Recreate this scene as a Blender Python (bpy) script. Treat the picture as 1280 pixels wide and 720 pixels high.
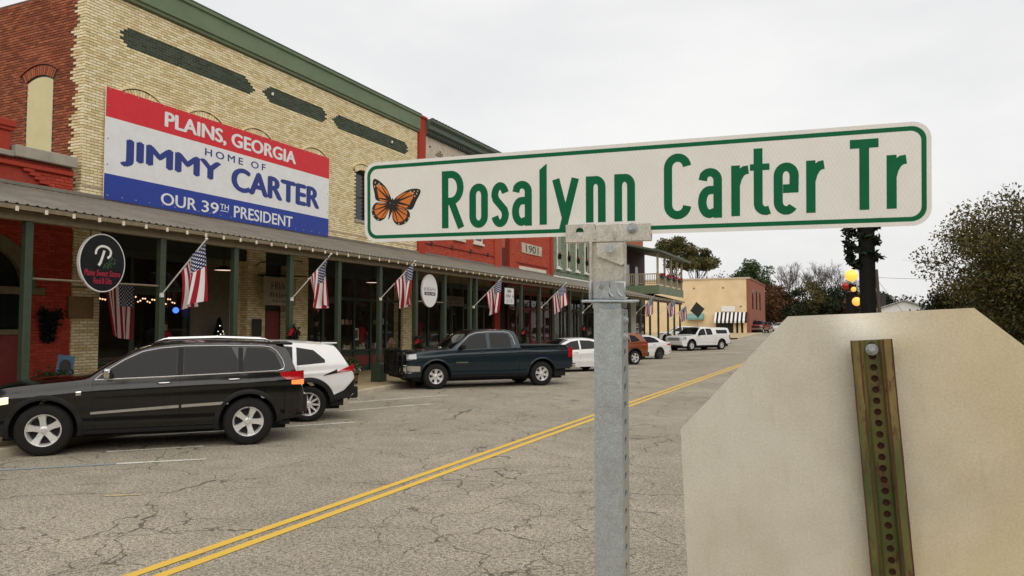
import bpy, bmesh, math, random
import numpy as np
from mathutils import Vector, Matrix
random.seed(7); rng = np.random.default_rng(11)
R = math.radians; PI = math.pi
scene = bpy.context.scene
for o in list(bpy.data.objects): bpy.data.objects.remove(o)
COL = scene.collection

# ------------------------------------------------------------------ camera
cam_d = bpy.data.cameras.new('camera'); cam = bpy.data.objects.new('camera', cam_d); COL.objects.link(cam)
cam_d.sensor_width = 36.0; cam_d.lens = 940.0/1280.0*36.0; cam_d.clip_start = 0.05; cam_d.clip_end = 3000
cam.location = (0, 0, 1.95); cam.rotation_euler = (R(90+2.923), 0, R(24.149))
scene.camera = cam
# ------------------------------------------------------------------ world: overcast sky
world = bpy.data.worlds.new('World'); scene.world = world; world.use_nodes = True
wn = world.node_tree; wn.nodes.clear()
SUN_EL, SUN_AZ = 42.0, 138.0          # azimuth measured clockwise from +Y (behind the camera, to the right)
w_out = wn.nodes.new('ShaderNodeOutputWorld'); w_bg = wn.nodes.new('ShaderNodeBackground')
sky = wn.nodes.new('ShaderNodeTexSky'); sky.sky_type = 'NISHITA'; sky.sun_disc = False
sky.sun_elevation = R(SUN_EL); sky.sun_rotation = R(SUN_AZ); sky.dust_density = 4.0; sky.air_density = 1.5
tc = wn.nodes.new('ShaderNodeTexCoord')
mp = wn.nodes.new('ShaderNodeMapping'); mp.inputs['Scale'].default_value = (1, 1, 2.6)
nz = wn.nodes.new('ShaderNodeTexNoise'); nz.inputs['Scale'].default_value = 1.7; nz.inputs['Detail'].default_value = 6; nz.inputs['Roughness'].default_value = .55
rp = wn.nodes.new('ShaderNodeValToRGB')
rp.color_ramp.elements[0].position = .30; rp.color_ramp.elements[0].color = (7.1, 7.15, 7.3, 1)
rp.color_ramp.elements[1].position = .68; rp.color_ramp.elements[1].color = (9.2, 9.1, 9.0, 1)
mx = wn.nodes.new('ShaderNodeMix'); mx.data_type = 'RGBA'; mx.inputs[0].default_value = .93
L = wn.links.new
L(tc.outputs['Generated'], mp.inputs[0]); L(mp.outputs[0], nz.inputs['Vector']); L(nz.outputs['Fac'], rp.inputs[0])
L(sky.outputs[0], mx.inputs[6]); L(rp.outputs[0], mx.inputs[7]); L(mx.outputs[2], w_bg.inputs[0])
w_bg.inputs[1].default_value = 0.10; L(w_bg.outputs[0], w_out.inputs[0])
# ------------------------------------------------------------------ sun behind thin cloud
sd = bpy.data.lights.new('sun', 'SUN'); sd.energy = 1.5; sd.angle = R(80); sd.color = (1, .95, .86)
sun = bpy.data.objects.new('sun', sd); COL.objects.link(sun)
az = R(SUN_AZ); el = R(SUN_EL)
sv = Vector((math.sin(az)*math.cos(el), math.cos(az)*math.cos(el), math.sin(el)))
sun.rotation_euler = sv.to_track_quat('Z', 'Y').to_euler(); sun.location = (20, -20, 40)
vs = scene.view_settings; vs.view_transform = 'Standard'; vs.look = 'None'; vs.gamma = 1; vs.exposure = 0.10
vs.use_curve_mapping = False

# ------------------------------------------------------------------ object helpers
def new_obj(name, me, parent=None, mat=None):
    o = bpy.data.objects.new(name, me); COL.objects.link(o)
    if parent is not None: o.parent = parent
    if mat is not None and me is not None and not me.materials: me.materials.append(mat)
    return o
def tag(o, label=None, cat=None, group=None, kind=None):
    if label: o['label'] = label
    if cat: o['category'] = cat
    if group: o['group'] = group
    if kind: o['kind'] = kind
    return o
def thing(name, label, cat, loc=(0, 0, 0), rz=0, group=None):
    o = bpy.data.objects.new(name, None); COL.objects.link(o); o.location = loc; o.rotation_euler = (0, 0, rz)
    o.empty_display_size = .2
    return tag(o, label, cat, group)
def copy_tree(o, parent=None):
    c = o.copy(); COL.objects.link(c); c.parent = parent
    for ch in o.children: copy_tree(ch, c)
    return c
class MB:
    def __init__(s): s.v = []; s.f = []; s.m = []; s.uv = None
    def add(s, vs, fs, mi=0):
        b = len(s.v); s.v += [tuple(p) for p in vs]; s.f += [tuple(i+b for i in f) for f in fs]; s.m += [mi]*len(fs); return s
    def box(s, a, b, mi=0):
        x0, y0, z0 = [min(a[i], b[i]) for i in range(3)]; x1, y1, z1 = [max(a[i], b[i]) for i in range(3)]
        return s.add([(x0,y0,z0),(x1,y0,z0),(x1,y1,z0),(x0,y1,z0),(x0,y0,z1),(x1,y0,z1),(x1,y1,z1),(x0,y1,z1)],
                     [(0,3,2,1),(4,5,6,7),(0,1,5,4),(1,2,6,5),(2,3,7,6),(3,0,4,7)], mi)
    def bbox(s, a, b, r=.01, mi=0):           # box with chamfered edges
        bm = bmesh.new(); bmesh.ops.create_cube(bm, size=1)
        c = [(a[i]+b[i])/2 for i in range(3)]; d = [abs(b[i]-a[i]) for i in range(3)]
        for v in bm.verts: v.co = Vector([c[i]+v.co[i]*d[i] for i in range(3)])
        bmesh.ops.bevel(bm, geom=bm.edges[:], offset=min(r, min(d)*.45), segments=1, affect='EDGES', profile=.5)
        bm.verts.index_update()
        s.add([v.co[:] for v in bm.verts], [[v.index for v in f.verts] for f in bm.faces], mi); bm.free(); return s
    def tube(s, p0, p1, r0, r1=None, n=8, mi=0, cap=True):
        r1 = r0 if r1 is None else r1
        p0 = Vector(p0); p1 = Vector(p1); d = (p1-p0)
        if d.length < 1e-9: return s
        d.normalize(); u = d.orthogonal().normalized(); w = d.cross(u)
        vs = []
        for p, r in ((p0, r0), (p1, r1)):
            for k in range(n):
                a = 2*PI*k/n; vs.append(p+(u*math.cos(a)+w*math.sin(a))*r)
        fs = [(k, (k+1) % n, n+(k+1) % n, n+k) for k in range(n)]
        if cap: fs += [tuple(range(n-1, -1, -1)), tuple(range(n, 2*n))]
        return s.add(vs, fs, mi)
    def path(s, pts, r, n=6, mi=0, closed=False):
        pts = [Vector(p) for p in pts]; m = len(pts); rings = []
        u = None
        for i, p in enumerate(pts):
            a = pts[i-1] if (i > 0 or closed) else p; b = pts[(i+1) % m] if (i < m-1 or closed) else p
            d = (b-a); d = d.normalized() if d.length > 1e-9 else Vector((0, 0, 1))
            u = d.orthogonal().normalized() if u is None else (u-d*u.dot(d)).normalized()
            w = d.cross(u); rr = r[i] if isinstance(r, (list, tuple)) else r
            rings.append([p+(u*math.cos(2*PI*k/n)+w*math.sin(2*PI*k/n))*rr for k in range(n)])
        vs = [q for ring in rings for q in ring]; fs = []
        for i in range(m if closed else m-1):
            j = (i+1) % m
            for k in range(n): fs.append((i*n+k, i*n+(k+1) % n, j*n+(k+1) % n, j*n+k))
        if not closed: fs += [tuple(range(n-1, -1, -1)), tuple((m-1)*n+k for k in range(n))]
        return s.add(vs, fs, mi)
    def lathe(s, prof, n=24, mi=0, axis='z', c=(0, 0, 0)):      # prof: list of (radius, height)
        vs = []; m = len(prof)
        for k in range(n):
            a = 2*PI*k/n
            for r, h in prof:
                p = (r*math.cos(a), r*math.sin(a), h)
                if axis == 'y': p = (p[0], h, p[1])
                if axis == 'x': p = (h, p[0], p[1])
                vs.append((p[0]+c[0], p[1]+c[1], p[2]+c[2]))
        fs = []
        for k in range(n):
            k2 = (k+1) % n
            for i in range(m-1):
                q = (k*m+i, k2*m+i, k2*m+i+1, k*m+i+1)
                fs.append(q if axis != 'y' else q[::-1])
        return s.add(vs, fs, mi)
    def prism(s, poly, a, b, ax='x', mi=0):     # 2-D polygon extruded along an axis
        n = len(poly)
        def P(p, t):
            return {'x': (t, p[0], p[1]), 'y': (p[0], t, p[1]), 'z': (p[0], p[1], t)}[ax]
        vs = [P(p, a) for p in poly]+[P(p, b) for p in poly]
        fs = [tuple(range(n)), tuple(range(2*n-1, n-1, -1))]+[(i, n+i, n+(i+1) % n, (i+1) % n) for i in range(n)]
        return s.add(vs, fs, mi)
    def grid(s, P, mi=0):                         # P[i][j] points
        n = len(P); m = len(P[0])
        return s.add([p for r_ in P for p in r_], [(i*m+j, i*m+j+1, (i+1)*m+j+1, (i+1)*m+j) for i in range(n-1) for j in range(m-1)], mi)
    def mesh(s, name, mats=None, smooth=None, fix=True, out=None):
        me = bpy.data.meshes.new(name); me.from_pydata(s.v, [], s.f); me.update()
        for m in (mats or []): me.materials.append(m)
        if len(mats or []) > 1: me.polygons.foreach_set('material_index', s.m)
        if fix:
            bm = bmesh.new(); bm.from_mesh(me); bmesh.ops.recalc_face_normals(bm, faces=bm.faces)
            if any(e.is_boundary for e in bm.edges):          # open sheets: make them face outwards, or up when they lie flat
                c = sum((f.calc_center_median()*f.calc_area() for f in bm.faces), Vector())/max(1e-9, sum(f.calc_area() for f in bm.faces))
                s_ = sum(f.normal.dot((f.calc_center_median()-c) if out is None else (f.calc_center_median()-Vector(out)))*f.calc_area() for f in bm.faces); nz_ = sum(f.normal.z*f.calc_area() for f in bm.faces); ar = sum(f.calc_area() for f in bm.faces)
                if (out is None and abs(nz_) > .7*ar and nz_ < 0) or (out is None and abs(nz_) <= .7*ar and s_ < 0) or (out is not None and s_ < 0): bmesh.ops.reverse_faces(bm, faces=bm.faces)
            bm.to_mesh(me); bm.free()
        if smooth:
            me.shade_smooth()
            if smooth is not True: me.set_sharp_from_angle(angle=R(smooth))
        return me
    def build(s, name, mat, parent=None, smooth=None, fix=True, out=None):
        mats = mat if isinstance(mat, (list, tuple)) else [mat]
        return new_obj(name, s.mesh(name, mats, smooth, fix, out), parent)

# ------------------------------------------------------------------ material helpers
MATS = {}
def srgb(r, g, b):
    f = lambda c: (c/255/12.92) if c/255 <= .04045 else ((c/255+.055)/1.055)**2.4
    return (f(r), f(g), f(b), 1)
class NT:
    def __init__(s, name):
        s.mat = bpy.data.materials.new(name); s.mat.use_nodes = True; s.t = s.mat.node_tree
        s.p = s.t.nodes['Principled BSDF']; s.out = s.t.nodes['Material Output']; MATS[name] = s.mat
        s._tc = None
    def n(s, t, **kw):
        x = s.t.nodes.new('ShaderNode'+t)
        for k, v in kw.items():
            if k in ('op',): x.operation = v
            elif hasattr(x, k): setattr(x, k, v)
        return x
    def l(s, a, b): s.t.links.new(a, b)
    def co(s, which='Object', scale=None):
        if s._tc is None: s._tc = s.n('TexCoord')
        o = s._tc.outputs[which]
        if scale is not None:
            m = s.n('Mapping'); m.inputs['Scale'].default_value = scale; s.l(o, m.inputs[0]); o = m.outputs[0]
        return o
    def geo(s): return s.n('NewGeometry')
    def noise(s, scale, detail=4, rough=.55, vec=None, dist=0):
        x = s.n('TexNoise'); x.inputs['Scale'].default_value = scale; x.inputs['Detail'].default_value = detail
        x.inputs['Roughness'].default_value = rough; x.inputs['Distortion'].default_value = dist
        s.l(vec if vec is not None else s.co(), x.inputs['Vector']); return x.outputs['Fac']
    def ramp(s, fac, *st):
        x = s.n('ValToRGB'); e = x.color_ramp.elements
        while len(e) < len(st): e.new(.5)
        for i, (p, c) in enumerate(st):
            e[i].position = p; e[i].color = (c, c, c, 1) if isinstance(c, (int, float)) else (tuple(c)+(1,))[:4]
        s.l(fac, x.inputs[0]); return x.outputs[0]
    def mix(s, fac, a, b, mode='MIX'):
        x = s.n('Mix'); x.data_type = 'RGBA'; x.blend_type = mode
        for i, v in ((0, fac), (6, a), (7, b)):
            if hasattr(v, 'is_linked') or hasattr(v, 'links'): s.l(v, x.inputs[i])
            elif i == 0: x.inputs[0].default_value = v
            else: x.inputs[i].default_value = (tuple(v)+(1,))[:4]
        return x.outputs[2]
    def math(s, op, a, b=None, c=None):
        x = s.n('Math'); x.operation = op
        for i, v in enumerate((a, b, c)):
            if v is None: continue
            if isinstance(v, (int, float)): x.inputs[i].default_value = v
            else: s.l(v, x.inputs[i])
        return x.outputs[0]
    def bump(s, h, strength=.3, dist=.01):
        x = s.n('Bump'); x.inputs['Strength'].default_value = strength; x.inputs['Distance'].default_value = dist
        s.l(h, x.inputs['Height']); s.l(x.outputs[0], s.p.inputs['Normal']); return x
    def set(s, color=None, rough=None, metal=None, spec=None, coat=None, emit=None, es=None):
        p = s.p.inputs
        def put(k, v):
            if v is None: return
            if hasattr(v, 'links') or hasattr(v, 'is_linked'): s.l(v, p[k])
            else: p[k].default_value = (tuple(v)+(1,))[:4] if k in ('Base Color', 'Emission Color') else v
        put('Base Color', color); put('Roughness', rough); put('Metallic', metal); put('Specular IOR Level', spec)
        if coat is not None: p['Coat Weight'].default_value = coat; p['Coat Roughness'].default_value = .04
        put('Emission Color', emit); put('Emission Strength', es)
        return s.mat
def plain(name, color, rough=.6, metal=0, spec=.5, var=.18, scale=6, bump=0, bscale=40, coat=None):
    """paint / wood / cloth with a little uneven tone and grain"""
    t = NT(name); c = tuple(color)[:3]
    n = t.noise(scale, 6, .6)
    lo = tuple(x*(1-var) for x in c); hi = tuple(min(1, x*(1+var)) for x in c)
    t.set(t.ramp(n, (.3, lo), (.7, hi)), None, metal, spec, coat)
    t.set(rough=t.ramp(t.noise(scale*2.3, 3), (.3, max(0, rough-.08)), (.7, min(1, rough+.08))))
    if bump: t.bump(t.noise(bscale, 4), bump, .01)
    return t.mat
# ------------------------------------------------------------------ materials
def m_asphalt():
    t = NT('asphalt'); g = t.co('Object')
    n1 = t.noise(70, 4, .8, g); n2 = t.noise(.35, 4, .6, g); n3 = t.noise(38, 2, .6, g); n4 = t.noise(2.2, 5, .65, g)
    agg = t.ramp(n1, (.37, (.055, .047, .034)), (.5, (.305, .268, .205)), (.62, (.70, .62, .48)))
    agg = t.mix(t.ramp(n3, (.52, 0), (.60, .6)), agg, (.50, .43, .32))
    tone = t.ramp(n2, (.3, .80), (.7, 1.12)); base = t.mix(1, agg, tone, 'MULTIPLY')
    base = t.mix(1, base, t.ramp(t.noise(24, 2, .5, g), (.36, .62), (.55, 1.06)), 'MULTIPLY'); base = t.mix(1, base, t.ramp(n4, (.3, .86), (.72, 1.12)), 'MULTIPLY')
    # cracks: warped cell borders, broken up by a mask
    wv = t.n('TexNoise'); wv.inputs['Scale'].default_value = 1.6; wv.inputs['Detail'].default_value = 5; t.l(g, wv.inputs['Vector'])
    vm = t.n('VectorMath'); vm.operation = 'MULTIPLY_ADD'; t.l(wv.outputs['Color'], vm.inputs[0]); vm.inputs[1].default_value = (.9, .9, 0); t.l(g, vm.inputs[2])
    masks = []
    for sc, w, ms, lo in ((.42, .0046, .30, .40), (1.25, .0042, .40, .48)):
        v = t.n('TexVoronoi'); v.feature = 'DISTANCE_TO_EDGE'; v.inputs['Scale'].default_value = sc; t.l(vm.outputs[0], v.inputs['Vector'])
        wn_ = t.math('MULTIPLY', t.noise(7, 3, .6, g), 2*w*sc/.55)
        line = t.math('LESS_THAN', v.outputs['Distance'], wn_)
        masks.append(t.math('MULTIPLY', line, t.ramp(t.noise(ms, 3, .5, g), (lo, 0), (lo+.05, 1))))
    ck = t.math('MAXIMUM', masks[0], masks[1])
    pit = t.ramp(t.noise(9, 2, .5, g), (.66, 0), (.70, 1))
    col = t.mix(t.math('MULTIPLY', pit, .22), base, (.10, .085, .065))
    col = t.mix(t.math('MULTIPLY', ck, .72), col, (.06, .047, .034))
    t.set(col, .9, 0, .3)
    hb = t.math('SUBTRACT', n1, t.math('MULTIPLY', ck, 1.5)); t.bump(hb, .5, .006)
    return t.mat
ASPH = m_asphalt()
def m_conc(name, c, sc=1.0):
    t = NT(name); g = t.co('Object'); n = t.noise(1.1*sc, 6, .65, g); f = t.noise(120, 2, .7, g)
    col = t.ramp(n, (.3, tuple(x*.78 for x in c)), (.7, tuple(x*1.12 for x in c)))
    col = t.mix(1, col, t.ramp(f, (.3, .82), (.7, 1.12)), 'MULTIPLY')
    t.set(col, .88, 0, .3); t.bump(f, .25, .004); return t.mat
CONC = m_conc('pavement_concrete', (.47, .37, .21)); KERB = m_conc('kerb_concrete', (.50, .43, .32), 2)
def m_ground():
    t = NT('verge'); g = t.co('Object')
    col = t.ramp(t.noise(.25, 6, .7, g), (.3, (.07, .085, .03)), (.55, (.12, .10, .05)), (.75, (.20, .16, .09)))
    t.set(col, .95, 0, .2); t.bump(t.noise(14, 4, .7, g), .6, .03); return t.mat
def m_mark(name, c, wear=.5):
    t = NT(name); g = t.co('Object'); n = t.noise(26, 4, .75, g); n2 = t.noise(1.4, 4, .6, g)
    k = t.math('ADD', t.math('MULTIPLY', n, .75), t.math('MULTIPLY', n2, .5))
    w = t.ramp(k, (wear-.06, 1), (wear+.10, 0))
    col = t.mix(w, c, (.30, .27, .21)); t.set(col, .8, 0, .3); t.bump(n, .4, .003); return t.mat
YEL = m_mark('yellow_road_paint', (.72, .46, .07), .44); WHT = m_mark('white_road_paint', (.72, .68, .60), .55)
BLU = m_mark('faded_blue_road_paint', (.24, .30, .36), .58)

def zg(y): return 0.0 if y < 60 else min(.016*(y-60), 1.4)
def kerb_x(y):
    return float(np.interp(y, [-40, 7.15, 17.1, 20, 26, 74], [-10.9, -11.55, -12.65, -13.05, -13.25, -13.4]))
YS = sorted(set([-40, -20, -10, -4, 0, 4, 7.15, 10, 14, 17.1, 20, 23, 26, 32, 40, 50, 60, 66, 72, 80, 90, 100, 115, 130, 150, 180, 220, 300, 420]))
# ground sheet to the horizon
m = MB(); gy_ = [-600, -200, -60]+YS+[700, 1500]
m.grid([[(x, y, zg(y)-.06) for x in (-1500, -400, -120, -60, -30, -14, 0, 14, 40, 120, 400, 1500)] for y in gy_])
tag(m.build('ground', m_ground(), smooth=True), kind='structure')
# road with the side street
m = MB(); m.grid([[(x, y, zg(y)) for x in (kerb_x(y)-.05 if y < 73 else (-14.5 if y < 90 else -11.9), -9, -5, -2.5, -.6)] for y in YS])
m.grid([[(x, y, zg(y)-.004) for x in (-90, -50, -25, -14.4)] for y in (73, 78, 84, 90)])
road = tag(m.build('road', ASPH, smooth=True), kind='structure')
# painted lines, each a strip that follows the road surface
def strip(name, p, q, w, mat_, z=.006, n=1):
    p = Vector((p[0], p[1], 0)); q = Vector((q[0], q[1], 0)); d = (q-p).normalized(); s = Vector((-d.y, d.x, 0))*w/2
    rows = []
    for i in range(n+1):
        c = p.lerp(q, i/n); a = c-s; b = c+s
        rows.append([(a.x, a.y, zg(a.y)+z), (b.x, b.y, zg(b.y)+z)])
    mm = MB().grid(rows); o = mm.build(name, mat_); tag(o, kind='structure'); return o
strip('centre_line', (-5.17, -6), (-5.17, 60), .11, YEL); strip('centre_line', (-5.17, 60), (-5.17, 200), .11, YEL, .012, 14)
strip('centre_line', (-4.955, -6), (-4.955, 60), .11, YEL); strip('centre_line', (-4.955, 60), (-4.955, 200), .11, YEL, .012, 14)
def pstripe(p, q, mat_=WHT, w=.11): strip('parking_line', p, q, w, mat_)
pstripe((-12.2, 5.02), (-9.55, 7.52), BLU); pstripe((-9.53, 7.54), (-8.67, 8.35))
pstripe((-10.58, 8.19), (-9.63, 9.22), WHT, .12); pstripe((-12.0, 8.95), (-9.25, 12.75), WHT, .12)
pstripe((-10.75, 14.2), (-9.67, 16.54), WHT, .12); pstripe((-11.72, 15.94), (-10.44, 18.85), WHT, .11)
pstripe((-12.3, 20.6), (-10.1, 24.2)); pstripe((-11.0, 28.47), (-10.0, 31.4)); pstripe((-12.4, 33.2), (-9.8, 38.2))
pstripe((-12.4, 40.2), (-9.7, 45.4)); pstripe((-11.7, 54.1), (-7.3, 58.8), WHT, .3); pstripe((-7.85, 6.08), (-7.52, 6.3), m_mark('worn_yellow_paint', (.62, .46, .18), .62), .06)
# pavements with kerbs
def pavement(name, outer, inner_x, ys, top=.13):
    e = MB(); rows = []
    for y in ys:
        x = outer(y); s = 1 if inner_x < x else -1; z = zg(y)
        rows.append([(inner_x, y, z+top), (x-s*.16, y, z+top)])
    e.grid(rows)
    o = e.build(name, CONC); tag(o, kind='structure')
    k = MB(); rows = []
    for y in ys:
        x = outer(y); s = 1 if inner_x < x else -1; z = zg(y)
        rows.append([(x-s*.163, y, z+top-.02), (x-s*.155, y, z+top+.004), (x-s*.03, y, z+top+.004), (x-s*.008, y, z+top-.02), (x, y, z-.08)])
    k.grid(rows); ko = k.build('kerb', KERB, None, 35); tag(ko, kind='structure')
    return o
pys = [y for y in YS if -40 <= y <= 72]+[73.0]
pavement('pavement', kerb_x, -22, pys)
pavement('pavement', lambda y: -11.8, -40, [90, 96, 104, 112, 125, 140, 160, 200])
pavement('pavement', lambda y: -.6, 3.2, [y for y in YS if -40 <= y <= 180])
# joints cut across the pavement in front of the shops
jm = NT('pavement_joint'); jm.set((.10, .085, .06), .9)
for i, y in enumerate(np.arange(4.3, 46, 1.55)):
    j = MB(); j.box((kerb_x(y)-.17, y-.007, .1265), (-18.1, y+.007, .1315)); o = j.build('pavement_joint', jm.mat); o['kind'] = 'structure'
# ------------------------------------------------------------------ brick helpers
def m_brick(name, cols, rough=.85, stain=None, sc=.6):
    """cols: three tones picked by the brick's own random value"""
    t = NT(name); a = t.n('Attribute'); a.attribute_name = 'tone'; g = t.co('Object')
    c = t.ramp(a.outputs['Fac'], (.05, cols[0]), (.5, cols[1]), (.95, cols[2]))
    c = t.mix(1, c, t.ramp(t.noise(30, 4, .7, g), (.3, .82), (.7, 1.15)), 'MULTIPLY')
    if stain: c = t.mix(t.math('MULTIPLY', t.ramp(t.noise(sc, 6, .7, g), (.48, 0), (.72, 1)), stain[1]), c, stain[0])
    t.set(c, rough, 0, .3); t.bump(t.noise(60, 4, .7, g), .35, .006); return t.mat
B_CREAM = m_brick('cream_brick', ((.64, .51, .27), (.80, .67, .41), (.86, .76, .52)), stain=((.58, .46, .26), .30))
B_RED = m_brick('red_common_brick', ((.20, .056, .026), (.30, .082, .036), (.39, .125, .058)), stain=((.13, .05, .028), .5))
B_GREEN = m_brick('dark_green_painted_brick', ((.026, .046, .032), (.036, .06, .043), (.05, .078, .055)))
B_REDP = m_brick('red_painted_brick', ((.36, .042, .022), (.44, .056, .03), (.50, .075, .04)), stain=((.30, .05, .035), .35))
B_RED2 = m_brick('orange_red_painted_brick', ((.40, .06, .03), (.47, .075, .038), (.52, .095, .05)), stain=((.36, .10, .06), .3))
B_SAGE = m_brick('sage_painted_brick', ((.16, .205, .14), (.20, .25, .17), (.24, .29, .20)), stain=((.17, .19, .14), .3))
B_WHT = m_brick('white_painted_brick', ((.44, .42, .36), (.52, .50, .43), (.58, .56, .50)), stain=((.36, .34, .28), .4))
MORT_C = plain('cream_mortar', (.20, .155, .09), .95); MORT_R = plain('red_mortar', (.14, .07, .045), .95)
MORT_P = plain('painted_mortar', (.30, .035, .02), .9); MORT_S = plain('sage_mortar', (.135, .175, .115), .9)
MORT_G = plain('green_mortar', (.02, .034, .024), .9)

def bricks(name, plane, lo, hi, z0, z1, mat_, parent, keep=None, blen=.225, course=.078, joint=.012, proud=.012, flip=False, kind='stuff', course0=0):
    """real bricks on the plane ('x', value) or ('y', value): one joined part, each brick a box with recessed joints; faces the + side (x) or - side (y)"""
    ax, pv = plane; V = []; F = []; T = []; nb = 0
    for c in range(int((z1-z0)/course+.001)):
        za = z0+c*course; zb = za+course-joint; off = -(blen/2) if (c+course0) % 2 else 0
        u = lo+off
        while u < hi-1e-4:
            a = max(u, lo); b = min(u+blen-joint, hi); u += blen
            if b-a < .02: continue
            if keep and not keep((a+b)/2, (za+zb)/2): continue
            pr = proud+random.uniform(-.004, .004); ch = .004
            if ax == 'x':
                P = [(pv, a, za), (pv, b, za), (pv, b, zb), (pv, a, zb)]; d = pr
                Q = [(pv+d, a+ch, za+ch), (pv+d, b-ch, za+ch), (pv+d, b-ch, zb-ch), (pv+d, a+ch, zb-ch)]
            else:
                P = [(b, pv, za), (a, pv, za), (a, pv, zb), (b, pv, zb)]; P = [(a, pv, za), (b, pv, za), (b, pv, zb), (a, pv, zb)]
                Q = [(a+ch, pv-pr, za+ch), (b-ch, pv-pr, za+ch), (b-ch, pv-pr, zb-ch), (a+ch, pv-pr, zb-ch)]
            k = nb*8; V += P+Q; nb += 1
            F += [(k+4, k+5, k+6, k+7), (k, k+1, k+5, k+4), (k+1, k+2, k+6, k+5), (k+2, k+3, k+7, k+6), (k+3, k, k+4, k+7)]
            T += [random.random()]*5
    me = bpy.data.meshes.new(name); me.from_pydata(V, [], F); me.materials.append(mat_)
    at = me.attributes.new('tone', 'FLOAT', 'FACE'); at.data.foreach_set('value', T); me.update()
    o = new_obj(name, me, parent)
    if kind: o['kind'] = kind
    return o
_bm = {}
def brick_objs(lo, hi, z0, z1, pv, mat_, parent, blen=.225, course=.078, joint=.012):
    """bricks picked apart one by one: separate objects that share a few meshes"""
    for c in range(int((z1-z0)/course)):
        u = lo-(blen/2 if c % 2 else 0)
        while u < hi-1e-4:
            a = max(u, lo); b = min(u+blen-joint, hi); u += blen
            if b-a < .03: continue
            key = (round(b-a, 3), mat_.name, random.randrange(5))
            if key not in _bm:
                w = (b-a)/2; h = (course-joint)/2; ch = .004
                mm = MB(); mm.add([(0, -w, -h), (0, w, -h), (0, w, h), (0, -w, h), (.013, -w+ch, -h+ch), (.013, w-ch, -h+ch), (.013, w-ch, h-ch), (.013, -w+ch, h-ch)],
                                  [(4, 5, 6, 7), (0, 1, 5, 4), (1, 2, 6, 5), (2, 3, 7, 6), (3, 0, 4, 7), (3, 2, 1, 0)])
                me = mm.mesh('brick', [mat_]); at = me.attributes.new('tone', 'FLOAT', 'FACE'); at.data.foreach_set('value', [random.random()]*6); _bm[key] = me
            o = new_obj('brick', _bm[key], parent); o.location = (pv+random.uniform(-.003, .003), (a+b)/2, z0+c*course+course/2)

# other building materials
M_CORN = plain('sage_green_metal_trim', (.125, .165, .09), .55, var=.12, scale=1.2)
M_CORND = plain('dark_sage_trim', (.07, .095, .065), .6)
M_STONE = plain('cream_stone_panel', (.50, .43, .33), .85, scale=3, bump=.2)
M_GREY = m_conc('weathered_coping', (.36, .33, .27), 2)
M_WHTW = plain('off_white_paint', (.60, .57, .48), .7, scale=3)
M_SHEET = plain('cream_boarding', (.62, .55, .30), .6, var=.06, scale=2)
M_POST = plain('green_painted_timber', (.034, .050, .028), .6, scale=9, bump=.3, bscale=60)
M_WOOD = plain('weathered_timber', (.20, .155, .095), .85, scale=8, bump=.3)
M_WOODL = plain('pale_rafter_end', (.66, .60, .48), .8, scale=8)
M_DARKW = plain('dark_timber_frame', (.018, .020, .015), .55, scale=8)
M_SASH = plain('dark_green_shopfront_paint', (.020, .034, .022), .5, scale=6)
M_REDPAN = plain('red_shopfront_panel', (.17, .018, .014), .5, scale=6)
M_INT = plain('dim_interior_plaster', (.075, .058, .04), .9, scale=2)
M_BLACK = plain('black_painted_metal', (.008, .008, .008), .45, spec=.22, scale=10)
M_WHITE = plain('white_paint', (.78, .77, .74), .5, var=.05)
def m_glass(name, tint=(.93, .95, .93), dark=1.0):
    t = NT(name); tr = t.n('BsdfTransparent'); tr.inputs[0].default_value = tuple(x*dark for x in tint)+(1,)
    gl = t.n('BsdfGlossy'); gl.inputs['Roughness'].default_value = .02
    fr = t.n('Fresnel'); fr.inputs['IOR'].default_value = 1.5; ms = t.n('MixShader')
    nb_ = t.n('Bump'); nb_.inputs['Strength'].default_value = .03; t.l(t.noise(1.2, 2), nb_.inputs['Height']); t.l(nb_.outputs[0], gl.inputs['Normal'])
    t.l(t.math('MULTIPLY', fr.outputs[0], t.math('SUBTRACT', 1.0, t.geo().outputs['Backfacing'])), ms.inputs[0]); t.l(tr.outputs[0], ms.inputs[1]); t.l(gl.outputs[0], ms.inputs[2]); t.l(ms.outputs[0], t.out.inputs[0]); return t.mat
GLASS = m_glass('shop_window_glass')
t_ = NT('dark_window_glass'); t_.set((.012, .014, .016), .06, 0, .6); DGLASS = t_.mat
def m_metal_roof():
    t = NT('corrugated_roof_metal'); g = t.co('Object')
    c = t.ramp(t.noise(1.1, 6, .65, g), (.3, (.155, .138, .115)), (.7, (.25, .225, .185)))
    s = t.noise(3, 5, .7, t.co('Object', (1, 12, 1))); c = t.mix(t.math('MULTIPLY', t.ramp(s, (.5, 0), (.75, 1)), .4), c, (.11, .08, .055))
    t.set(c, .55, .35, .4); return t.mat
M_ROOF = m_metal_roof()

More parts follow.
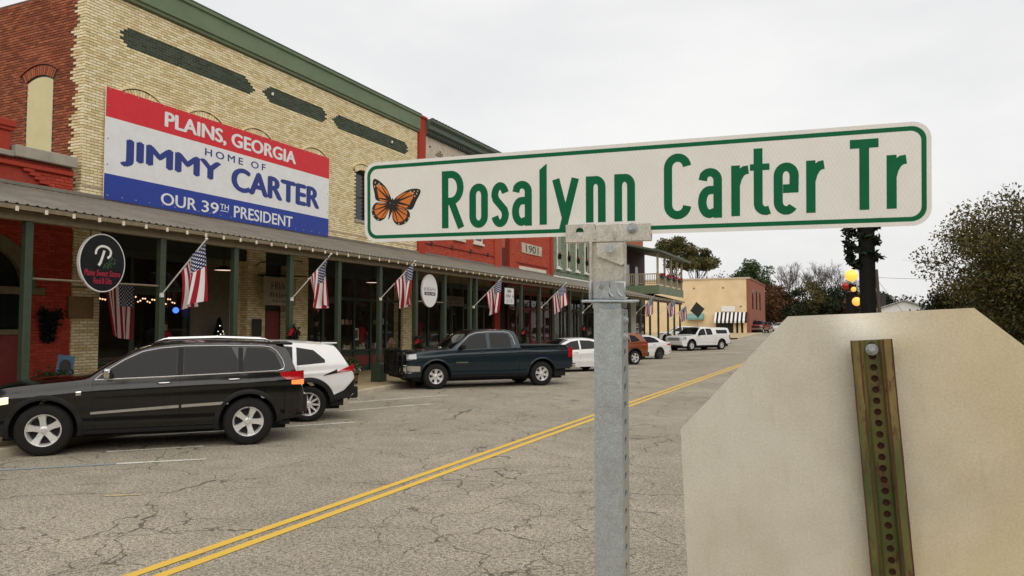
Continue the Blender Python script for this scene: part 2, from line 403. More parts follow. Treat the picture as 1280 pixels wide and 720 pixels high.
XW = -18.2
def arch_pts(y, z, half, rise, n=10):
    r = (half*half+rise*rise)/(2*rise); a = math.asin(half/r)
    return [(y+r*math.sin(-a+2*a*i/n), z-r+rise+r*math.cos(-a+2*a*i/n)) for i in range(n+1)]
def arch_bricks(parent, y, z, half, rise, depth, mat_, n=13, proud=.03, pv=XW, plane='x', hood=True):
    r = (half*half+rise*rise)/(2*rise); a = math.asin(half/r); cz = z+rise-r
    m_ = MB()
    for i in range(n):
        a0 = -a+2*a*i/n+.012/r; a1 = -a+2*a*(i+1)/n-.006/r
        P = [(y+rr*math.sin(q), cz+rr*math.cos(q)) for rr, q in ((r, a0), (r, a1), (r+depth, a1), (r+depth, a0))]
        if plane == 'x': m_.prism(P, pv, pv+proud, 'x')
        else: m_.prism(P, pv, pv-proud, 'y')
    o = m_.build('arch_bricks', mat_, parent); at = o.data.attributes.new('tone', 'FLOAT', 'FACE'); at.data.foreach_set('value', [random.random() for _ in o.data.polygons]); o['kind'] = 'stuff'
    if hood:
        h = MB(); n2 = 14
        pts = [(y+(r+depth+.05)*math.sin(-a*1.12+2.24*a*i/n2), cz+(r+depth+.05)*math.cos(-a*1.12+2.24*a*i/n2)) for i in range(n2+1)]
        for i in range(n2):
            (y0, z0), (y1, z1) = pts[i], pts[i+1]
            if plane == 'x': h.add([(pv, y0, z0), (pv, y1, z1), (pv+.06, y1, z1-.02), (pv+.06, y0, z0-.02), (pv, y0, z0+.05), (pv, y1, z1+.05), (pv+.06, y1, z1+.04), (pv+.06, y0, z0+.04)], [(0,1,2,3),(7,6,5,4),(3,2,6,7),(0,3,7,4),(1,5,6,2)])
            else: h.add([(y0, pv, z0), (y1, pv, z1), (y1, pv-.06, z1-.02), (y0, pv-.06, z0-.02), (y0, pv, z0+.05), (y1, pv, z1+.05), (y1, pv-.06, z1+.04), (y0, pv-.06, z0+.04)], [(0,1,2,3),(7,6,5,4),(3,2,6,7),(0,3,7,4),(1,5,6,2)])
        ho = h.build('arch_hood', mat_, parent); at = ho.data.attributes.new('tone', 'FLOAT', 'FACE'); at.data.foreach_set('value', [.3]*len(ho.data.polygons))

# ------------------------------------------------------------------ cream brick building
cream = thing('brick_building', 'two-storey cream brick building with green cornice, dark green panels and red brick side wall', 'building', (XW, 21.5, .13))
cream.location = (0, 0, 0)
Y0, Y1 = 13.15, 29.8
PANELS = [(14.2, 19.22), (19.72, 23.09), (23.53, 28.94)]
def in_panel(y, z):
    for a, b in PANELS:
        if a <= y <= b and 9.70 <= z <= 10.26:
            e = min(y-a, b-y); h = abs(z-9.98)
            if h <= .09+e*.62: return True
    return False
wins = [14.86, 17.2, 19.45, 22.45, 25.55, 28.62]
WZ0, WZS, WH, RISE = 6.3, 8.22, .5, .16
def in_win(y, z):
    for w in wins:
        d = abs(y-w)
        if d < WH+.03 and WZ0 < z < WZS+RISE*(1-(d/WH)**2)+.0: return True
    return False
def in_arch(y, z):
    for w in wins:
        d = abs(y-w)
        if d < WH+.10 and WZS-.04 < z < WZS+RISE*(1-(d/WH)**2)+.27: return True
    return False
# solid walls behind the bricks, cut round the window openings
w = MB(); ed = [Y0]
for q in wins: ed += [q-WH, q+WH]
ed.append(Y1)
for i in range(0, len(ed), 2): w.box((XW-.30, ed[i], 4.6), (XW, ed[i+1], 11.0))
for q in wins:
    w.box((XW-.30, q-WH, 4.6), (XW, q+WH, WZ0)); P = arch_pts(q, WZS, WH, RISE)
    w.prism([(P[0][0], 11.0)]+P+[(P[-1][0], 11.0)], XW-.30, XW, 'x')
w.build('wall', MORT_C, cream)
MB().box((-30, Y0+.004, .0), (XW-.302, Y0+.3, 11.0)).build('side_wall', MORT_R, cream)
MB().box((-30, Y0+.31, 10.7), (XW-.31, Y1, 10.8)).build('flat_roof', M_GREY, cream)
MB().box((-30, Y1-.3, .0), (XW-.31, Y1-.01, 10.9)).build('party_wall', MORT_R, cream)
bricks('front_bricks', ('x', XW), Y0, Y1, 4.66, 10.98, B_CREAM, cream, lambda y, z: not in_panel(y, z) and not in_win(y, z) and not in_arch(y, z))
bricks('green_panel_bricks', ('x', XW), Y0, Y1, 4.66, 10.98, B_GREEN, cream, in_panel, proud=.008)
for q in wins:
    arch_bricks(cream, q, WZS, WH, RISE, .22, B_CREAM)
    wo = MB().box((XW-.26, q-WH, WZ0), (XW-.20, q+WH, WZS+RISE)).build('window', M_DARKW, cream)
    for a, b in ((WZ0+.06, 7.22), (7.28, 8.2)):
        MB().box((XW-.2, q-WH+.06, a), (XW-.185, q+WH-.06, b)).build('pane', DGLASS, wo)
    MB().bbox((XW-.2, q-WH-.08, WZ0-.12), (XW+.06, q+WH+.08, WZ0-.002)).build('sill', M_GREY, wo)
# side wall: cream brick toothed into red brick round the arched, boarded window
SWX, SWZ0, SWZS = -19.98, 5.6, 8.62
def side_keep(x, z): 
    d = abs(x-SWX)
    if d < .57 and SWZ0-.1 < z < SWZS+.16*(1-(d/.57)**2): return False
    return not (d < .70 and SWZS-.02 < z < SWZS+.22*(1-(d/.7)**2)+.30)
tooth = {}
def is_cream(x, z):
    k = int(z/.078)
    if k not in tooth: tooth[k] = XW-.30-.10*(.5+.5*math.sin(k*.22+1))-(.11 if (k//4) % 2 else 0)
    return x > tooth[k]
bricks('side_bricks', ('y', Y0), -25.5, XW+.005, 4.9, 10.98, B_RED, cream, lambda x, z: side_keep(x, z) and not is_cream(x, z), course=.0745, proud=.013)
bricks('quoin_bricks', ('y', Y0), -19.2, XW+.012, 4.9, 10.98, B_CREAM, cream, lambda x, z: side_keep(x, z) and is_cream(x, z), course=.078, proud=.020)
arch_bricks(cream, SWX, SWZS, .57, .16, .26, B_RED, 16, .035, Y0, 'y')
sw = MB().prism([(SWX-.57, SWZ0), (SWX+.57, SWZ0)]+arch_pts(SWX, SWZS, .57, .16)[::-1], Y0-.004, Y0+.0035, 'y').build('window_recess', M_DARKW, cream)
MB().prism([(SWX-.50, SWZ0), (SWX+.555, SWZ0)]+[(x, z) for x, z in arch_pts(SWX+.03, SWZS-.03, .525, .13)[::-1]], Y0-.012, Y0-.006, 'y').build('window_board', M_SHEET, cream)
# cornice
c = MB()
prof = [(XW+.0, 11.0), (XW+.10, 11.02), (XW+.10, 11.10), (XW+.16, 11.12), (XW+.16, 11.66), (XW+.22, 11.70), (XW+.22, 11.80), (XW-.3, 11.80), (XW-.3, 11.0)]
n = len(prof); vs = [(x, y, z) for y in (Y0-.02, Y1+.02) for x, z in prof]
c.add(vs, [tuple(range(n)), tuple(range(2*n-1, n-1, -1))]+[(i, i+n, (i+1) % n+n, (i+1) % n) for i in range(n)])
c.build('cornice', M_CORN, cream)
MB().box((XW-.25, Y0, 11.80), (XW+.235, Y1+.03, 11.835)).build('cornice_cap', M_CORND, cream)
# thin string course with hairline below the sign
MB().box((XW+.013, Y0, 5.63), (XW+.03, Y1, 5.66)).build('string_course', M_STONE, cream)
# hanging cable end and white fixtures on the green panels
for yy in (20.1, 27.6): MB().bbox((XW+.01, yy, 9.98), (XW+.08, yy+.06, 10.08)).build('light_fixture', M_WHITE, cream)
# ground-floor piers
def pier(y0, y1, parent, single=False, z1=4.62, pv=XW, mat_=B_CREAM, mort=MORT_C):
    MB().box((pv-.5, y0, .05), (pv, y1, z1)).build('pier', mort, parent)
    if single:
        brick_objs(y0+.005, y1-.005, .14, 2.99, pv, mat_, parent); bricks('pier_bricks', ('x', pv), y0+.005, y1-.005, 3.0, z1, mat_, parent)
    else: bricks('pier_bricks', ('x', pv), y0+.005, y1-.005, .14, z1, mat_, parent)
    bricks('pier_side_bricks', ('y', y0), pv-.45, pv, .14, z1, mat_, parent)
pier(12.98, 13.76, cream, True)
pier(19.15, 19.98, cream); pier(21.1, 22.2, cream); pier(28.65, 29.42, cream)

# ------------------------------------------------------------------ red one-storey building on the left
left = thing('brick_building', 'one-storey red painted brick shop with grey coping and arched window', 'building')
MB().box((XW-.3, -6, 4.4), (XW-.02, 12.93, 6.0)).build('wall', MORT_P, left)
bricks('front_bricks', ('x', XW-.02), 6.5, 12.93, 4.45, 6.0, B_REDP, left, lambda y, z: not (y < 12.25-(.35 if z > 5.7 else .2 if z > 5.55 else 0) and z < 5.78))
# recessed white-painted panel with stepped brick corbels
bricks('panel_bricks', ('x', XW-.04), 6.5, 12.2, 4.45, 5.80, B_WHT, left, lambda y, z: y < 12.25-(.35 if z > 5.7 else .2 if z > 5.55 else 0), proud=.016)
for k, (dy, zz) in enumerate(((0, 5.48), (-.12, 5.56), (-.25, 5.64), (-.4, 5.72))):
    MB().box((XW-.03, 12.02+dy, zz), (XW+.05, 12.28+dy, zz+.07)).build('corbel', B_REDP, left)
MB().bbox((XW-.3, -6, 5.80), (XW+.07, 12.9, 5.90), .01).build('red_band', B_REDP, left)
MB().bbox((XW-.35, 11.36, 6.02), (XW+.13, 12.95, 6.30), .015).build('coping', M_GREY, left)
MB().bbox((XW-.35, -6, 6.0), (XW+.11, 11.355, 6.13), .015).build('coping', M_GREY, left)
MB().box((XW-.3, -6, 6.13), (XW-.0, 11.3, 6.62)).build('parapet', B_REDP, left)
MB().bbox((XW-.34, -6, 6.62), (XW+.05, 11.36, 6.70), .01).build('parapet_ledge', B_REDP, left)
MB().bbox((XW-.36, -6, 6.70), (XW+.09, 11.4, 6.88), .02).build('parapet_cap', B_REDP, left)
MB().box((-30, -6, 5.6), (XW-.31, 12.9, 5.7)).build('flat_roof', M_GREY, left)
# ground-floor wall in red brick beside the arched window
MB().box((XW-.35, 11.95, .05), (XW-.02, 12.97, 4.4)).build('wall', MORT_P, left)
bricks('wall_bricks', ('x', XW-.02), 11.95, 12.97, .14, 4.42, B_REDP, left)
MB().box((XW-.35, 3, 3.9), (XW-.02, 11.95, 4.4)).build('wall', MORT_P, left)
bricks('wall_bricks', ('x', XW-.02), 8.5, 11.95, 3.9, 4.42, B_REDP, left)
# arched window surround
M_TAN = plain('tan_painted_timber', (.155, .125, .07), .6)
am = MB(); r0, r1, cy, cz = .95, 1.28, 10.75, 2.9
pts = [(cy+rr*math.cos(a), cz+rr*math.sin(a)) for rr, a in [(r1, PI*i/20) for i in range(21)]]+[(cy+rr*math.cos(a), cz+rr*math.sin(a)) for rr, a in [(r0, PI*(20-i)/20) for i in range(21)]]
for i in range(20):
    am.prism([pts[i], pts[i+1], pts[40-i], pts[41-i]], XW-.14, XW+.03, 'x')
am.build('window_arch', M_TAN, left)
MB().bbox((XW-.14, 8.0, 2.72), (XW+.05, 12.25, 2.9)).build('transom_bar', M_TAN, left)
for yy in (9.55, 11.72): MB().bbox((XW-.14, yy, .13), (XW+.02, yy+.16, 2.72)).build('jamb', M_TAN, left)
MB().bbox((XW-.14, 8.0, 1.75), (XW+.02, 11.72, 1.88)).build('rail', M_TAN, left)
MB().box((XW-.12, 8.0, .13), (XW-.06, 11.72, 1.75)).build('door', M_REDPAN, left)
MB().box((XW-.115, 9.6, 1.9), (XW-.105, 11.72, 2.7)).build('pane', DGLASS, left)
MB().prism([(cy+r0*math.cos(PI*i/20), cz+r0*math.sin(PI*i/20)) for i in range(21)], XW-.12, XW-.11, 'x').build('pane', DGLASS, left)
MB().box((XW-.4, 3, .05), (XW-.36, 12.9, 4.4)).build('inner_wall', M_INT, left)

# ------------------------------------------------------------------ shop fronts
def shopfront(parent, y0, y1, ws, sash=M_SASH, pan=M_REDPAN, zs=1.02, zt=3.05, top=4.0, door=None, pv=XW-.12):
    """frame, mullions, panes, transoms and bulkhead panels between y0 and y1; ws = number of lights, door = index of the door light"""
    dy = (y1-y0)/ws
    MB().bbox((pv-.1, y0, top-.12), (pv+.06, y1, top+.1)).build('head_rail', sash, parent)
    MB().bbox((pv-.08, y0, zt-.06), (pv+.05, y1, zt+.06)).build('transom_bar', sash, parent)
    MB().box((pv-.06, y0, top+.1), (pv-.02, y1, 4.66)).build('fascia_board', M_WOOD, parent)
    for i in range(ws+1):
        y = y0+i*dy; MB().bbox((pv-.07, max(y0, y-.05), .13), (pv+.045, min(y1, y+.05), top-.12)).build('mullion', sash, parent)
    for i in range(ws):
        a = y0+i*dy+.05; b = y0+(i+1)*dy-.05
        MB().box((pv-.02, a, zt+.06), (pv-.012, b, top-.12)).build('pane', GLASS, parent)
        if door == i:
            d = MB().box((pv-.06, a, .16), (pv-.01, b, .75)); d.box((pv-.06, a, .75), (pv-.01, a+.1, zt-.06)); d.box((pv-.06, b-.1, .75), (pv-.01, b, zt-.06)); d.box((pv-.06, a+.1, zt-.2), (pv-.01, b-.1, zt-.06))
            do = d.build('door', sash, parent); MB().box((pv-.04, a+.1, .75), (pv-.03, b-.1, zt-.2)).build('pane', GLASS, do)
            MB().tube((pv+.03, a+.14, 1.0), (pv+.03, a+.14, 1.35), .015).build('handle', M_WHITE, do)
        else:
            MB().box((pv-.02, a, zs), (pv-.012, b, zt-.06)).build('pane', GLASS, parent)
            MB().box((pv-.06, a, .13), (pv-.005, b, zs-.09)).build('bulkhead', sash, parent)
            MB().bbox((pv-.004, a+.07, .36), (pv+.018, b-.07, zs-.25)).build('bulkhead_panel', pan, parent)
            MB().bbox((pv-.06, a, zs-.09), (pv+.08, b, zs)).build('sill', sash, parent)
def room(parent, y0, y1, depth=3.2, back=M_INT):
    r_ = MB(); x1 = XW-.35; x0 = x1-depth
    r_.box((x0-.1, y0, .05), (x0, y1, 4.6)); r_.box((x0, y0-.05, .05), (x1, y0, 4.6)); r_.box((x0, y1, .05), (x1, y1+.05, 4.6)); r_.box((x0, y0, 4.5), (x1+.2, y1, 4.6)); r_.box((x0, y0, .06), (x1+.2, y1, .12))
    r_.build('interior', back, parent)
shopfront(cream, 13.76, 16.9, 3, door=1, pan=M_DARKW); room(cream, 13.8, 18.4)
MB().bbox((XW-.45, 16.9, .13), (XW-.12, 18.5, 4.6)).build('panel_wall', plain('brown_grey_boarding', (.10, .082, .055), .8, bump=.2), cream)
MB().box((XW-.5, 18.5, .1), (XW-.3, 19.15, 4.62)).build('recess_wall', MORT_C, cream); bricks('recess_bricks', ('x', XW-.3), 18.5, 19.15, .14, 4.6, B_CREAM, cream)
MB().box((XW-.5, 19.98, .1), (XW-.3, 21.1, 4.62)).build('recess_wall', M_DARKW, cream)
dd = MB().bbox((XW-.3, 20.15, .14), (XW-.24, 20.95, 2.5)).build('door', M_REDPAN, cream); MB().tube((XW-.2, 20.85, 1.05), (XW-.2, 20.85, 1.25), .02).build('handle', M_WHITE, dd)
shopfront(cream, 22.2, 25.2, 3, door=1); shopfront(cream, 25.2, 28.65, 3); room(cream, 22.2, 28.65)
MB().box((XW-.2, 13.76, 4.1), (XW-.05, 29.4, 4.66)).build('lintel', M_DARKW, cream)

# ------------------------------------------------------------------ red building with a grey cornice
red3 = thing('brick_building', 'red painted two-storey building with dentilled grey-green cornice and stone frieze', 'building')
MB().box((XW-.3, 29.82, 4.5), (XW, 38.95, 11.0)).build('wall', MORT_P, red3)
bricks('front_bricks', ('x', XW), 29.85, 38.95, 4.6, 9.3, B_RED2, red3)
MB().bbox((XW, 29.85, 4.6), (XW+.10, 30.42, 11.72), .01).build('pilaster', B_REDP, red3); MB().bbox((XW-.02, 29.83, 11.72), (XW+.16, 30.5, 11.84), .02).build('pilaster_cap', B_REDP, red3)
MB().box((XW, 30.42, 9.75), (XW+.03, 38.4, 11.0)).build('frieze', M_STONE, red3)
MB().bbox((XW, 30.42, 9.62), (XW+.08, 38.4, 9.74)).build('string_course', M_CORND, red3)
for q in (31.9, 34.3, 36.7):                    # diamonds of dark bricks in the frieze
    for i in range(-2, 3):
        for j in range(-2, 3):
            if abs(i)+abs(j) <= 2: MB().box((XW+.031, q+i*.19-.07, 10.28+j*.11-.035), (XW+.045, q+i*.19+.07, 10.28+j*.11+.035)).build('frieze_brick', MORT_R, red3)
for q in (30.9, 33.2, 33.6, 35.5): MB().tube((XW+.03, q, 10.55), (XW+.06, q, 10.55), .05).build('vent', M_BLACK, red3)
cp = [(XW, 11.0), (XW+.14, 11.06), (XW+.14, 11.20), (XW+.28, 11.30), (XW+.28, 11.50), (XW+.42, 11.62), (XW+.42, 11.74), (XW-.2, 11.74), (XW-.2, 11.0)]
n = len(cp); c = MB(); c.add([(x, y, z) for y in (30.42, 38.6) for x, z in cp], [tuple(range(n)), tuple(range(2*n-1, n-1, -1))]+[(i, i+n, (i+1) % n+n, (i+1) % n) for i in range(n)]); c.build('cornice', M_CORND, red3)
for k in range(40):
    y = 30.5+k*.2; MB().box((XW+.141, y, 11.0), (XW+.22, y+.10, 11.13)).build('dentil', M_DARKW, red3)
for k in range(27):
    y = 30.5+k*.3; MB().bbox((XW+.30, y, 11.741), (XW+.43, y+.2, 11.80)).build('cornice_tile', M_BLACK, red3)
MB().box((-30, 30, 10.2), (XW-.31, 38.9, 10.3)).build('flat_roof', M_GREY, red3)
MB().bbox((XW, 29.9, 5.86), (XW+.07, 38.0, 5.94)).build('ledge', MORT_P, red3)
for q in np.arange(31.0, 38, 2.05): MB().bbox((XW+.01, q, 5.82), (XW+.11, q+.16, 6.0)).build('tie_plate', M_DARKW, red3)
for q in (31.4, 33.4, 35.6):
    wo = MB().bbox((XW-.1, q, 6.42), (XW+.03, q+1.0, 8.6)).build('window', M_WHTW, red3); MB().box((XW+.031, q+.12, 6.55), (XW+.036, q+.88, 8.5)).build('pane', DGLASS, wo)
    MB().bbox((XW, q-.1, 6.3), (XW+.12, q+1.1, 6.415)).build('sill', M_WHTW, wo)
MB().bbox((XW, 38.05, 4.6), (XW+.12, 38.93, 9.3)).build('pilaster', B_RED2, red3)
# dark brick gap between the two red fronts
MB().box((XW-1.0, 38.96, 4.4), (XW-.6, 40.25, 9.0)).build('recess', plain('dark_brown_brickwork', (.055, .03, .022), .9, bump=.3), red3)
MB().bbox((XW-.6, 39.5, 6.3), (XW-.5, 39.7, 6.4)).build('light_fixture', M_WHITE, red3)
# ------------------------------------------------------------------ red building with the date stone
red4 = thing('brick_building', 'low red painted brick front with cream date stone between two taller shops', 'building')
MB().box((XW-.3, 40.27, 4.4), (XW, 47.15, 8.6)).build('wall', MORT_P, red4)
bricks('front_bricks', ('x', XW), 40.28, 47.15, 4.6, 8.5, B_RED2, red4)
MB().bbox((XW-.35, 40.2, 8.55), (XW+.12, 47.15, 8.8)).build('coping', M_GREY, red4)
MB().bbox((XW, 46.75, 4.6), (XW+.13, 47.14, 8.55)).build('pilaster', B_REDP, red4)
ds = MB().bbox((XW, 42.0, 6.46), (XW+.06, 45.2, 7.08)).build('date_stone', M_STONE, red4)
MB().bbox((XW, 41.3, 5.78), (XW+.08, 46.3, 5.88)).build('ledge', MORT_P, red4)
MB().bbox((XW, 41.6, 5.3), (XW+.05, 46.0, 5.62)).build('pale_panel', M_WHTW, red4)
# ------------------------------------------------------------------ sage green building
sage = thing('brick_building', 'sage green painted brick building with tall narrow white windows and wreaths', 'building')
MB().box((XW-.3, 47.2, 4.4), (XW-.01, 60.9, 10.0)).build('wall', MORT_S, sage)
bricks('front_bricks', ('x', XW-.01), 47.2, 60.9, 4.6, 9.9, B_SAGE, sage, blen=.3, course=.1)
MB().bbox((XW-.3, 47.2, 9.9), (XW+.2, 60.9, 10.2)).build('cornice', M_CORN, sage)
MB().bbox((XW, 47.25, 5.28), (XW+.1, 60.9, 5.40)).build('flashing', M_WHITE, sage)
MB().bbox((XW, 47.2, 5.72), (XW+.04, 60.9, 5.78)).build('string_course', MORT_S, sage)
sage_w = [48.35, 50.3, 52.25, 54.25, 56.3, 58.3]
for q in sage_w:
    wo = MB().bbox((XW-.05, q-.30, 5.98), (XW+.05, q+.30, 8.8)).build('window', M_WHTW, sage)
    MB().box((XW+.051, q-.10, 6.1), (XW+.056, q+.22, 8.7)).build('pane', DGLASS, wo); MB().bbox((XW, q-.4, 5.86), (XW+.16, q+.4, 5.975)).build('sill', M_WHITE, wo)
# ground-floor shop fronts of the further buildings
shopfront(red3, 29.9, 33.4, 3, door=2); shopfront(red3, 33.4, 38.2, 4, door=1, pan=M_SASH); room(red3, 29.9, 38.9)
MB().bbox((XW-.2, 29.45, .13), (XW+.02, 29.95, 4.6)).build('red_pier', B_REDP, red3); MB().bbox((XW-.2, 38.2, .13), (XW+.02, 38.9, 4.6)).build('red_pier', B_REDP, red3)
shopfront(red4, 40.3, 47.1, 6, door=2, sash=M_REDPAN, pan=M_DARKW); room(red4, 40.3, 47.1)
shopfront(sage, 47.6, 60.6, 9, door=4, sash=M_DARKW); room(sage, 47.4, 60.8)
# ------------------------------------------------------------------ covered walkway along the shops
XP = -14.2
can = thing('street_canopy', 'long corrugated metal canopy on green posts over the pavement', 'canopy')
x0, z0, x1, z1 = XP+.32, 4.20, XW+.0, 5.33
prof = []
y = -6.0
while y < 70.0:
    prof += [(y, 0), (y+.11, 0), (y+.13, .022), (y+.17, .022)]; y += .19
m = MB(); m.grid([[(x, y, zz+h) for y, h in prof] for x, zz in ((x0, z0), ((x0+x1)/2, (z0+z1)/2), (x1, z1))])
m.grid([[(x, y, zz+h-.012) for y, h in prof] for x, zz in ((x0, z0), (x1, z1-.02))])
m.build('roof_sheet', M_ROOF, can)
MB().box((x0-.03, -6, 4.10), (x0-.005, 70, 4.185)).build('gutter_board', M_WOOD, can)
MB().bbox((XP-.08, -6, 3.94), (XP+.10, 70, 4.12), .01).build('beam', M_WOOD, can)
MB().bbox((XW+.012, -6, 5.33), (XW+.09, 70, 5.42), .01).build('flashing', M_ROOF, can)
sl = (z1-z0)/(x1-x0); L_ = math.hypot(x1-x0, z1-z0)
rm = MB(); ra = [(x0+.0, z0-.125), (x0, z0-.02), (x1, z1-.02), (x1, z1-.145)]
rm.prism([(x, z) for x, z in ra], -.028, .028, 'y'); rme = rm.mesh('rafter', [M_WOOD])
em = MB().bbox((x0-.002, -.03, z0-.135), (x0+.016, .03, z0-.045), .004).mesh('rafter_end', [M_WOODL])
yr = 8.78-.555*14; k = 0
while yr < 69.8:
    r_ = new_obj('rafter', rme, can); r_.location.y = yr; e_ = new_obj('rafter_end', em, r_); yr += .555
posts = [4.0, 6.6, 9.2, 12.25, 14.48, 16.55, 18.72, 20.93, 23.19, 25.29, 27.43, 27.95, 32.69, 35.01, 37.02, 39.5, 41.56, 44.2, 46.8, 49.4, 52.1, 55.0, 58.0, 60.82, 64.37, 66.9, 69.4]
pm = MB().bbox((-.075, -.075, .13), (.075, .075, 3.94), .012).mesh('post', [M_POST])
bm_ = MB().prism([(-.19, .13), (.19, .13), (.17, .70), (.13, .76), (-.13, .76), (-.17, .70)], -.18, .18, 'y').mesh('post_base', [M_POST])
for y in posts:
    p_ = new_obj('post', pm, can); p_.location = (XP, y, zg(y))
    if y in (20.93, 37.02): b_ = new_obj('post_base', bm_, p_)
for a, b in ((9.2, 12.25), (23.19, 25.29)):
    MB().tube((XP, a, 2.86), (XP, b, 2.86), .022).build('tie_rod', M_WOOD, can)

# ------------------------------------------------------------------ balcony building on the corner
bal = thing('balcony_building', 'corner building with green trimmed upper balcony and railings', 'building')
M_BALW = plain('dark_red_boarding', (.07, .024, .018), .75, bump=.2); M_BEIGE = plain('beige_paint', (.33, .28, .18), .65)
M_REDB = plain('brick_red_render', (.36, .10, .05), .85, bump=.3)
a, b, bf = 60.95, 72.4, -14.15
MB().box((-32, a, .1), (XW, b, 9.0)).build('wall', M_BALW, bal)
MB().box((-30, a+.5, 9.0), (XW-.1, b-.2, 11.2)).build('upper_wall', M_REDB, bal); MB().bbox((-30.1, a+.4, 11.2), (XW+.05, b-.1, 11.45)).build('coping', M_GREY, bal)
MB().bbox((XW, a-.2, 5.0), (bf, 70.6, 5.28)).build('balcony_floor', M_POST, bal)
MB().bbox((bf, a-.2, 4.62), (bf+.05, 70.6, 5.32)).build('fascia', M_CORN, bal); MB().bbox((XW, a-.25, 4.62), (bf+.05, a-.2, 5.32)).build('fascia', M_CORN, bal)
MB().add([(XW, a-.9, 8.95), (bf+.45, a-.9, 7.95), (bf+.45, 72.3, 7.95), (XW, 72.3, 8.95), (XW, a-.9, 9.1), (bf+.45, a-.9, 8.1), (bf+.45, 72.3, 8.1), (XW, 72.3, 9.1)],
         [(0,3,2,1),(4,5,6,7),(0,1,5,4),(1,2,6,5),(2,3,7,6),(3,0,4,7)]).build('roof', M_CORND, bal)
cm = MB().bbox((-.08, -.08, 5.3), (.08, .08, 7.98), .01).mesh('column', [M_BEIGE])
for y in (a-.1, 63.4, 65.8, 68.2, 70.4):
    c_ = new_obj('column', cm, bal); c_.location = (bf-.08, y, 0)
MB().bbox((bf-.12, a-.1, 6.22), (bf-.04, 70.4, 6.30)).build('rail', M_BEIGE, bal); MB().bbox((XW, a-.14, 6.22), (bf-.08, a-.06, 6.30)).build('rail', M_BEIGE, bal)
MB().bbox((bf-.11, a, 5.42), (bf-.05, 70.4, 5.48)).build('rail', M_BEIGE, bal); MB().bbox((XW, a-.13, 5.42), (bf-.08, a-.07, 5.48)).build('rail', M_BEIGE, bal)
bl = MB().box((-.022, -.022, 5.48), (.022, .022, 6.22)).mesh('baluster', [M_BEIGE])
for i in range(26): o = new_obj('baluster', bl, bal); o.location = (XW+.15+i*.148, a-.1, 0)
for i in range(60): o = new_obj('baluster', bl, bal); o.location = (bf-.08, a+.1+i*.157, 0)
for q in (62.5, 65.5, 68.5):
    wo = MB().bbox((XW, q, 5.4), (XW+.05, q+1.1, 7.6)).build('window', M_WHTW, bal); MB().box((XW+.051, q+.12, 5.5), (XW+.056, q+.98, 7.5)).build('pane', DGLASS, wo)
shopfront(bal, 61.2, 71.8, 6, door=2, sash=M_DARKW, pv=XW+.08)
MB().box((XW+.002, 66.5, .1), (XW+.2, 68.2, 4.3)).build('pale_pier', M_WHTW, bal)
# red flower boxes along the balcony rail
for i, y in enumerate((62.2, 64.6, 67.0, 69.3)):
    fb = thing('flower_box', ('red flower box on the balcony rail next to the corner column', 'second red flower box from the corner column of the balcony', 'third red flower box from the corner column of the balcony', 'red flower box at the far end of the balcony rail')[i], 'flower box', (bf+.06, y, 6.1), 0, 'flower boxes on the balcony rail')
    MB().bbox((-.1, -.6, -.1), (.1, .6, .06)).build('box', M_DARKW, fb)
    f = MB()
    for q in range(60):
        c = Vector((random.uniform(-.12, .12), random.uniform(-.62, .62), random.uniform(.05, .28))); d = Vector((random.gauss(0, 1), random.gauss(0, 1), random.gauss(0, 1))).normalized()*.06; e = d.orthogonal()
        f.add([c-d, c+e, c+d, c-e], [(0, 1, 2, 3)])
    f.build('flowers', plain('red_flowers_%d' % i, (.30, .012, .02), .7), fb, fix=False)

# ------------------------------------------------------------------ tan building across the side street
tan = thing('tan_building', 'tan stucco building with striped awning beyond the side street', 'building')
M_TANW = plain('tan_stucco', (.74, .57, .34), .9, scale=.6, var=.1, bump=.2); M_REDBR = plain('far_red_brick', (.26, .09, .055), .9, scale=3)
T = 115.0; gz_ = zg(T)
MB().box((-34, T, gz_-.3), (-13.75, T+22, 8.95)).build('wall', M_TANW, tan)
MB().box((-13.748, T-.02, gz_-.3), (-13.3, T+22, 8.9)).build('corner_wall', M_REDBR, tan)
MB().bbox((-34.1, T-.12, 8.95), (-13.2, T+.3, 9.2)).build('coping', plain('pale_coping', (.52, .44, .34), .8), tan); MB().bbox((-13.75, T+.3, 8.9), (-13.2, T+22, 9.15)).build('coping', M_REDBR, tan)
for q in (T+3, T+8, T+13): MB().box((-13.299, q, 4.6), (-13.27, q+1.4, 7.4)).build('window', DGLASS, tan)
for q in (-21.5, -17.2, -14.7): MB().bbox((q, T-.07, 7.6 if q < -15 else 4.8), (q+.25, T, 7.8 if q < -15 else 5.0)).build('wall_light', M_WOOD, tan)
MB().box((-18.2, T-.03, gz_), (-13.9, T-.002, 3.0)).build('shop_recess', M_DARKW, tan)
for q in (-15.6, -14.9, -14.2): MB().bbox((q, T-.6, gz_), (q+.35, T-.032, 3.0)).build('shop_pier', M_TANW, tan)
sa = tag(new_obj('awning', None), 'black and white striped awning on the tan building', 'awning')
wmat, bmat = M_WHITE, M_BLACK
for i in range(16):
    y = -18.3+i*.29; q = MB().add([(y, T-.04, 4.05), (y+.29, T-.04, 4.05), (y+.29+.05, T-1.5, 2.75), (y+.05, T-1.5, 2.75), (y+.05, T-1.5, 2.45), (y+.34, T-1.5, 2.45)], [(0, 1, 2, 3), (3, 2, 5, 4)])
    q.build('stripe', (wmat, bmat)[i % 2], sa)
MB().box((-18.3, T-1.45, 2.75), (-13.7, T-.04, 2.8)).build('frame', M_BLACK, sa)
ws = tag(MB().bbox((-17.4, T-.10, 4.15), (-15.4, T-.03, 4.95)).build('wall_sign', M_WHITE), 'plain white sign above the striped awning', 'sign')
